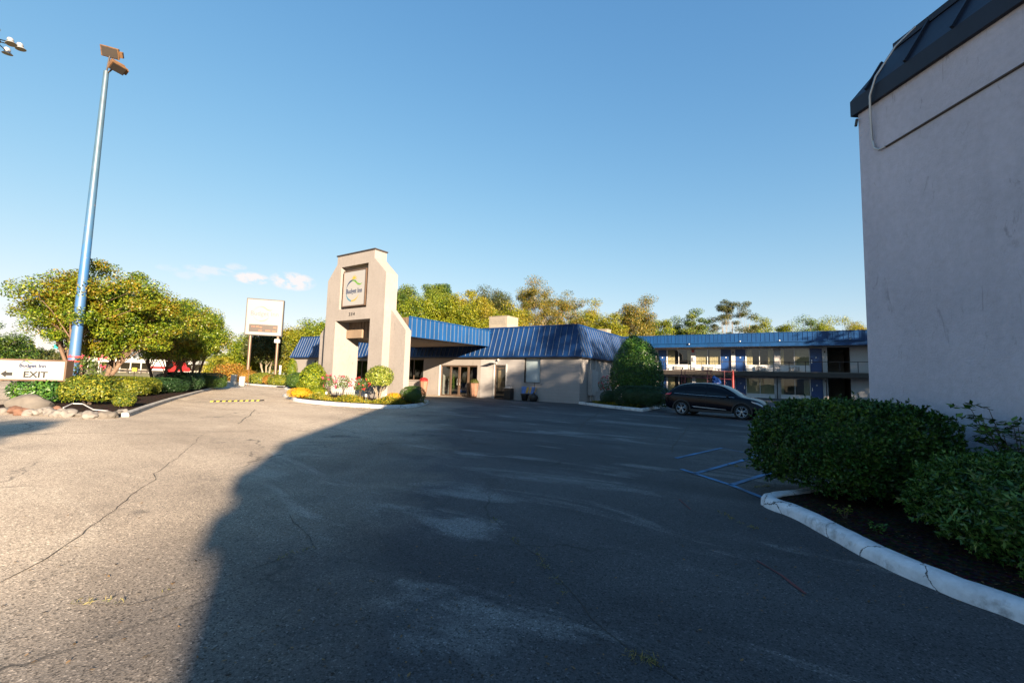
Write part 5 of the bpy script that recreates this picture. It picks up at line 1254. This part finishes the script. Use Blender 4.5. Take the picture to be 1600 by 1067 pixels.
# ================================================================== PYLON SIGN
pyl = aty(407, 590, 50); PY = empty('pylon_sign', (pyl.x, pyl.y, 0), R(18), 'tall two-post roadside sign with faded lettering over an LED price board', 'sign')
zt, zb = aty(412, 468, 50).z, aty(408, 524.5, 50).z; hw = 1.93; ln = .0
for x in (-1.35, 1.5): m_ = MB(); m_.tube([(x, 0, -.1), (x, 0, zb)], .16, 10); m_.build('post', M['galv'] if 0 else M['bark_grey'] if 0 else M['bronze'], PY, smooth=50)
m_ = MB(); m_.box(1.2, 1.75, -.25, .25, zb-.75, zb-.35); m_.build('control_box', M['grey_metal'], PY)
m_ = MB(); m_.box(-hw, hw, -.3, .3, zb, zb+.1); m_.box(-hw, hw, -.3, .3, zt-.1, zt); m_.box(-hw, -hw+.09, -.3, .3, zb+.1, zt-.1); m_.box(hw-.09, hw, -.3, .3, zb+.1, zt-.1); fr_ = m_.build('sign_frame', M['dark'], PY)
m_ = MB(); m_.box(-hw+.09, hw-.09, -.27, .27, zb+.1, zt-.1); m_.build('sign_face', M['signwhite'], fr_)
zl = zb+.42; m_ = MB(); m_.box(-1.5, 1.45, -.32, -.272, zl, zl+.85); lb_ = m_.build('led_board', M['led'], PY)
random.seed(4); m_ = MB()
for x_, z_, w_ in ((-1.25, .55, .1), (-1.05, .55, .12), (-.8, .55, .3), (-.4, .5, .2), (1.0, .5, .3), (.2, .12, .5), (-.5, .12, .35), (.9, .1, .4)): m_.box(x_, x_+w_, -.326, -.3205, zl+z_, zl+z_+.09)
m_.build('led_text', M['led_on'], lb_)
emblem(fr_, .85, -.35, zt-1.75, -.275, [M['fade_blue'], M['fade_green'], M['fade_blue'], M['fade_green']], sunon=False)
text_mesh('lettering', 'Budget Inn', .72, M['fade_grey'], fr_, (0, -.276, zt-1.95), .004, .008, .95)

# planting round the pylon and drive
bush('orange_shrub', 'rusty orange shrub left of the left pylon post', 'shrub', *fp(385, 47), 1.25, 1.0, 1.5, 5000, .13, 'orange', 2.2, .15, .0)
bush('clipped_hedge', 'yellow-green shrub between the two pylon posts', 'hedge', *fp(409, 45), 1.3, .9, 1.25, 5000, .12, 'yellow', 2.4, .1, .0)
bush('orange_shrub', 'low orange tinted shrub at the foot of the right pylon post', 'shrub', *fp(424, 43.5), .8, .7, 1.1, 3500, .12, 'orange', 2.2, .15, .0)
bush('clipped_hedge', 'yellow-green shrub right of the right pylon post', 'hedge', *fp(438, 42), 1.1, .8, 1.15, 4500, .12, 'yellow', 2.4, .1, .0)
bush('columnar_cypress', 'slim bright green columnar cypress by the left end of the lobby', 'shrub', *fp(456, 39.2), .42, .42, 2.5, 3500, .09, 'green', 2.6, .05, .05)
bush('round_shrub', 'dark rounded shrub between the columnar cypress and the island flowers', 'shrub', *fp(467, 36.5), .95, .8, 1.35, 5000, .1, 'box', 2.4, .1, .05)
bush('low_shrub', 'small green shrub on the little kerbed bed by the lobby end', 'shrub', *fp(476, 35.2), .6, .5, .7, 2500, .08, 'green', 2.4, .1, .05)
ub = empty('utility_pedestal', (*at_px(371, 602.5), 0), .3, 'white utility pedestals standing at the bend of the drive', 'utility box')
for x, h_ in ((-.55, .95), (.15, .8)): m_ = MB(); m_.box(x, x+.42, -.2, .2, 0, h_); m_.box(x-.03, x+.45, -.23, .23, h_+.001, h_+.07); m_.build('cabinet', M['white'], ub, bevel=.02)
m_ = MB(); m_.tube([(.85, 0, 0), (.85, 0, 1.9)], .03, 8); m_.build('marker_post', M['rust'], ub)
sp_ = empty('marker_post', (*fp(437, 44), 0), 0, 'short white marker post behind the shrubs by the right pylon post', 'post')
m_ = MB(); m_.box(-.09, .09, -.04, .04, 0, 2.0); m_.build('post', M['white'], sp_); m_ = MB(); m_.box(-.11, .11, -.06, .06, 2.001, 2.06); m_.build('cap', M['white'], sp_)

# trees by the pylon and behind the lobby
BG = 'trees behind the motel'
def bgt(label, px, Y, top, wpx, lm, n, seed, flat=.55, cr=1.1, ncl=60, leaf=.24, bm='bark_grey', zc=None, shell=.45, nst=1, tr=.3, opn=False, kind='background_tree'):
    x, y = fp(px, Y); H = aty(px, top, Y).z; r = wpx/2*Y/FPX
    return tree(kind, label, 'tree', x, y, H, r, r*.85, zc if zc is not None else H*.22, int(ncl*1.25), cr*1.3, int(n*2.5), leaf*.95, lm, bm, tr*.8, nst, BG, flat+.22, shell, (0, 0), seed, .35, 3, opn)
bgt('pale yellow-green scrubby tree at the left of the drive end', 352, 62, 560, 55, 'gold', 9000, 31, zc=.2, cr=.9)
bgt('orange and straw coloured scrub tree beside the drive bend', 362, 58, 572, 44, 'orange', 7000, 32, zc=.1, cr=.8)
bgt('yellow-green tree left behind the pylon sign', 385, 64, 528, 66, 'green', 13000, 33, zc=.8)
bgt('tree with pale forked stems showing between the pylon posts', 415, 60, 520, 70, 'oak', 9000, 34, zc=2.6, nst=5, bm='bark_pale', shell=.55, tr=.26)
bgt('yellow-green rounded tree right behind the pylon sign', 450, 62, 507, 62, 'gold', 14000, 35, zc=.8)
bgt('green tree between the pylon sign and the sign tower', 482, 66, 500, 62, 'green', 14000, 36, zc=.8)
bgt('dark pine at the right shoulder of the sign tower', 628, 60, 438, 62, 'pine', 17000, 37, .45, .95, 60, .2)
bgt('tall pine with bright green tufts right of the sign tower', 678, 62, 434, 92, 'pine', 30000, 38, .42, 1.05, 85, .2)
bgt('bright yellow-green tree in front of the tall pine', 700, 56, 458, 96, 'green', 22000, 39, .5, 1.0, 70, .2)
bgt('green and yellow tree above the canopy roof', 650, 55, 466, 70, 'green', 14000, 40, .5, 1.0, 55, .2)
bgt('dark olive oak standing behind the golden tree', 768, 68, 444, 96, 'oak', 24000, 41, .6, 1.15, 80, .22)
bgt('golden-yellow tree left of the rooftop air unit', 742, 56, 460, 98, 'gold', 24000, 42, .5, 1.0, 70, .2)
bgt('golden tree right behind the rooftop air unit', 800, 58, 474, 64, 'gold', 13000, 43, .5, .9, 50, .2)
bgt('tall airy brown-leaved tree over the middle of the lobby roof', 838, 62, 437, 92, 'brown', 15000, 44, .5, .85, 95, .18, 'bark_pale', None, .5, 2, .26)
bgt('airy orange-brown tree with sky showing through its crown', 885, 63, 452, 80, 'brown', 11000, 45, .45, .8, 80, .18, 'bark_pale', None, .5, 2, .24)
bgt('orange and yellow tree above the right corner of the lobby roof', 926, 62, 472, 70, 'gold', 14000, 46, .5, .9, 60, .2)
bgt('low yellow-green tree behind the lobby roof corner', 955, 60, 492, 50, 'gold', 8000, 47, .5, .8, 40, .2)
bgt('green-brown tree left above the guest building roof', 992, 66, 467, 70, 'brown', 17000, 48, .5, 1.0, 70, .2)
bgt('dense green tree low behind the right end of the lobby roof', 905, 70, 488, 70, 'green', 9000, 61, .5, 1.0, 50, .2)
bgt('green tree filling the dip between lobby roof and guest building', 1012, 74, 495, 60, 'oak', 9000, 62, .5, 1.0, 50, .2)
bgt('dark green tree low between the flat-topped tree and its left neighbour', 1058, 76, 500, 50, 'pine', 8000, 63, .5, 1.0, 44, .2)
bgt('low green tree with gaps over the left part of the blue roof band', 1030, 68, 493, 60, 'green', 7000, 49, .4, .8, 40, .2)
bgt('dark flat-topped tree with layered branches over the blue roof band', 1086, 70, 486, 76, 'pine', 11000, 50, .3, .85, 48, .2, 'bark_grey')
bgt('open branching tree with visible pale limbs above the guest building', 1150, 68, 467, 80, 'oak', 7500, 51, .32, .75, 40, .18, 'bark_pale', 4.5, .6, 3, .24)
bgt('small tree right of the open branching tree', 1188, 72, 499, 50, 'green', 8000, 52, .5, .9, 36, .2)
bgt('small sparse tree over the middle of the guest building', 1236, 76, 503, 52, 'green', 8000, 53, .5, 1.0, 36, .2)
bgt('dark round tree left in the far right clump', 1264, 76, 496, 50, 'pine', 10000, 54, .5, 1.0, 44, .2)
bgt('green tree in the middle of the far right clump', 1296, 76, 491, 60, 'green', 12000, 55, .5, 1.0, 48, .2)
bgt('golden-green tree beside the grey stucco block', 1335, 76, 489, 62, 'gold', 12000, 56, .5, 1.0, 50, .2)
bgt('tree behind the edge of the grey stucco block', 1372, 76, 496, 50, 'green', 6000, 57, .5, .9, 36, .2)
# distant wood and roadside things on the left
P = []; Nn = []
for i in range(26000):
    px = random.uniform(-80, 620); Y = random.uniform(170, 230); x, y = fp(px, Y); hmax = 7.5+2.5*math.sin(px*.05)+1.5*math.sin(px*.17+1)+(3 if px > 330 else 0); z = random.random()*hmax; P.append((x, y, z)); Nn.append((random.gauss(.2, .6), random.gauss(-.8, .5), random.gauss(.4, .5)))
tag(finish('distant_woods', leaf_mesh('distant_woods', np.array(P), np.array(Nn), 1.5, .7), L['oak']), kind='stuff')
wb_ = empty('long_shed', (*fp(228, 110), 0), R(8), 'long low white-roofed shed across the road seen between the crape myrtle trunks', 'building')
m_ = MB(); m_.box(-14, 11, 0, 9, 2.55, 3.5); m_.build('roof', M['far_white'], wb_)
m_ = MB(); m_.box(-13.5, 10.5, 6, 6.3, 0, 2.54); m_.build('wall', M['louvre'], wb_)
for i in range(11): m_ = MB(); m_.box(-13.6+i*2.4, -13.4+i*2.4, .1, .3, 0, 2.54); m_.build('post', M['far_white'], wb_)
gr_ = empty('guard_rail', (*fp(225, 90), 0), R(6), 'dark low roadside guard rail in front of the white-roofed shed', 'guard rail')
m_ = MB(); m_.box(-11, 9, 0, .1, .45, .85); m_.build('rail', M['dark'], gr_)
for i in range(9): m_ = MB(); m_.box(-10.5+i*2.4, -10.35+i*2.4, .101, .25, 0, .8); m_.build('post', M['dark'], gr_)
ym = empty('yellow_box', (*fp(209, 70), 0), 0, 'bright yellow box sign low beside the road between the tree trunks', 'sign')
m_ = MB(); m_.box(-.32, .32, -.12, .12, .75, 1.35); m_.build('panel', M['yellow'], ym, bevel=.03); m_ = MB(); m_.box(-.05, .05, -.05, .05, 0, .75); m_.build('post', M['dark'], ym)
# red and white truck
tk = empty('truck', (*fp(271, 72), 0), R(-12), 'red and white truck on the road behind the crape myrtle trunks', 'truck')
m_ = MB(); m_.prism_xz([(-.2, .8), (2.0, .8), (2.0, 1.55), (1.3, 1.7), (.95, 2.5), (-.2, 2.5)], -1.1, 1.1); fix_normals(m_.build('cab', M['red'], tk, bevel=.06))
m_ = MB(); m_.box(-3.4, -.3, -1.15, 1.15, .95, 2.65); m_.build('cargo_box', M['white'], tk, bevel=.04)
m_ = MB(); m_.box(-3.42, -.28, -1.17, -1.152, 1.3, 1.65); m_.build('stripe', M['red'], tk)
m_ = MB(); m_.add([(.1, -1.11, 1.65), (1.2, -1.11, 1.65), (.88, -1.11, 2.38), (.1, -1.11, 2.38)], [(0, 1, 2, 3)]); m_.build('window', M['carglass'], tk)
m_ = MB(); m_.box(1.99, 2.08, -1.1, 1.1, .6, .95); m_.build('bumper', M['white'], tk)
for x in (-2.5, -1.6, 1.2):
    for s in (-1, 1): m_ = MB(); m_.lathe([(0, -.14), (.42, -.14), (.46, -.08), (.46, .08), (.42, .14), (0, .14)], (x, s*1.0, .46), 20, axis='Y'); m_.build('wheel', M['tyre'], tk)
for px, Y, top, lb in ((52, 95, 537, 'pale street pole left of the blue light pole'), (233, 110, 553, 'pale street pole above the white-roofed shed, right one of two'), (203, 120, 556, 'pale street pole above the white-roofed shed, left one of two')):
    x, y = fp(px, Y); H = aty(px, top, Y).z; t = empty('street_pole', (x, y, 0), 0, lb, 'pole'); m_ = MB(); m_.tube([(0, 0, 0), (0, 0, H)], [.3, .2], 10); m_.build('post', M['far_white'], t); m_ = MB(); m_.box(-.1, 1.2, -.1, .1, H+.001, H+.15); m_.build('arm', M['galv'], t)
for px, py, lb in ((24, 551, 'small teal road sign far left under the tree crown'), (88, 541, 'small teal road sign just left of the blue light pole'), (160, 543, 'teal road sign seen right of the blue light pole')):
    q = aty(px, py, 88); t = empty('road_sign', (q.x, q.y, 0), 0, lb, 'sign'); m_ = MB(); m_.box(-.5, .5, -.04, .04, q.z-.45, q.z+.35); m_.build('panel', M['teal'], t); m_ = MB(); m_.tube([(0, .08, 0), (0, .08, q.z)], .06, 6); m_.build('post', M['galv'], t)
cr_ = empty('parked_car', (*fp(335, 66), 0), R(-20), 'white car far off beyond the hedge tip of the left island', 'car')
m_ = MB(); m_.prism_xz([(-2.2, .3), (2.2, .3), (2.2, .8), (1.2, .95), (.6, 1.45), (-1.2, 1.45), (-1.9, .95), (-2.2, .9)], -.85, .85); fix_normals(m_.build('body', M['white'], cr_, bevel=.08))
m_ = MB(); m_.add([(-1.5, -.86, .97), (1.0, -.86, .97), (.5, -.86, 1.38), (-1.1, -.86, 1.38)], [(0, 1, 2, 3)]); m_.build('window', M['carglass'], cr_)
for x in (-1.4, 1.4):
    for s in (-1, 1): m_ = MB(); m_.lathe([(0, -.1), (.33, -.1), (.33, .1), (0, .1)], (x, s*.78, .33), 18, axis='Y'); m_.build('wheel', M['tyre'], cr_)

# grass blades in the pavement cracks, dead leaves on the asphalt
P = []; Nn = []
def tufts(pts, n, sz=.05):
    pts = [gp(*p) for p in pts]
    for _ in range(n):
        k = random.uniform(0, len(pts)-1.001); i0 = int(k); p = pts[i0].lerp(pts[i0+1], k-i0); c = (random.gauss(0, .02), random.gauss(0, .02))
        for j in range(9): P.append((p.x+c[0]+random.gauss(0, .018), p.y+c[1]+random.gauss(0, .018), random.uniform(.003, .025))); Nn.append((random.gauss(0, .8), random.gauss(0, .8), .5))
tufts([(752,796),(800,840),(812,852)], 5); tufts([(835,862),(856,892),(884,918),(900,938)], 10); tufts([(985,1022),(1005,1030),(1022,1034)], 12); tufts([(1125,800),(1150,815),(1188,830)], 14); tufts([(1130,726),(1170,732)], 20)
tufts([(105,942),(210,940),(300,915)], 5); tufts([(415,880),(490,857)], 5); tufts([(1180,762),(1200,760)], 12)
tag(finish('weeds', leaf_mesh('weeds', np.array(P), np.array(Nn), .035, .12), L['weed']), kind='stuff')
P = []
for i in range(420):
    if i < 300: px, py = random.uniform(0, 1200), random.uniform(660, 1060)
    else: px, py = random.uniform(1180, 1500), random.uniform(780, 960)
    q = gp(px, py); P.append((q.x, q.y, .008))
for i in range(260):
    q = gp(random.uniform(1230, 1600), random.uniform(790, 930), .1)
    if q.x > 3.45: P.append((q.x, q.y, .1))
P = np.array(P); tag(finish('leaf_litter', leaf_mesh('leaf_litter', P, rng.normal(size=P.shape)*.15+np.array([0, 0, 1]), .028, .5), L['litter']), kind='stuff')

# trees behind the camera: one shades the pavement at the left edge, a tall stand shades the lobby corner and the guest rooms
tree('shade_tree', 'tree standing behind the camera position', 'tree', 2.1, -16.8, 8.3, 1.7, 1.7, 6.6, 34, .6, 9000, .16, 'crape', 'bark_grey', .2, 1, None, .6, .5, (0, 0), 77)
for i, (x, y, H_, r_) in enumerate(((30, -19, 19, 5.5), (39, -20, 21.5, 6.5), (49, -20, 22.5, 6.5), (59, -20, 23, 6.5), (51, 16, 17.5, 5.5), (61, 19, 18.5, 6), (71, 23, 20, 6.5), (44, 14, 13, 3.5))):
    tree('shade_tree', ('tall tree %s of the stand behind the grey block, outside the photo' if y < 0 else 'tree %s of the row beside the guest building, outside the photo') % ('first', 'second', 'third', 'fourth', 'first', 'second', 'third', 'nearest')[i], 'tree', x, y, H_, r_, r_, H_*.25, 80, 2.0, 13000, .55, 'oak', 'bark_grey', .35, 1, 'trees shading the motel', .7, .3, (0, 0), 80+i)
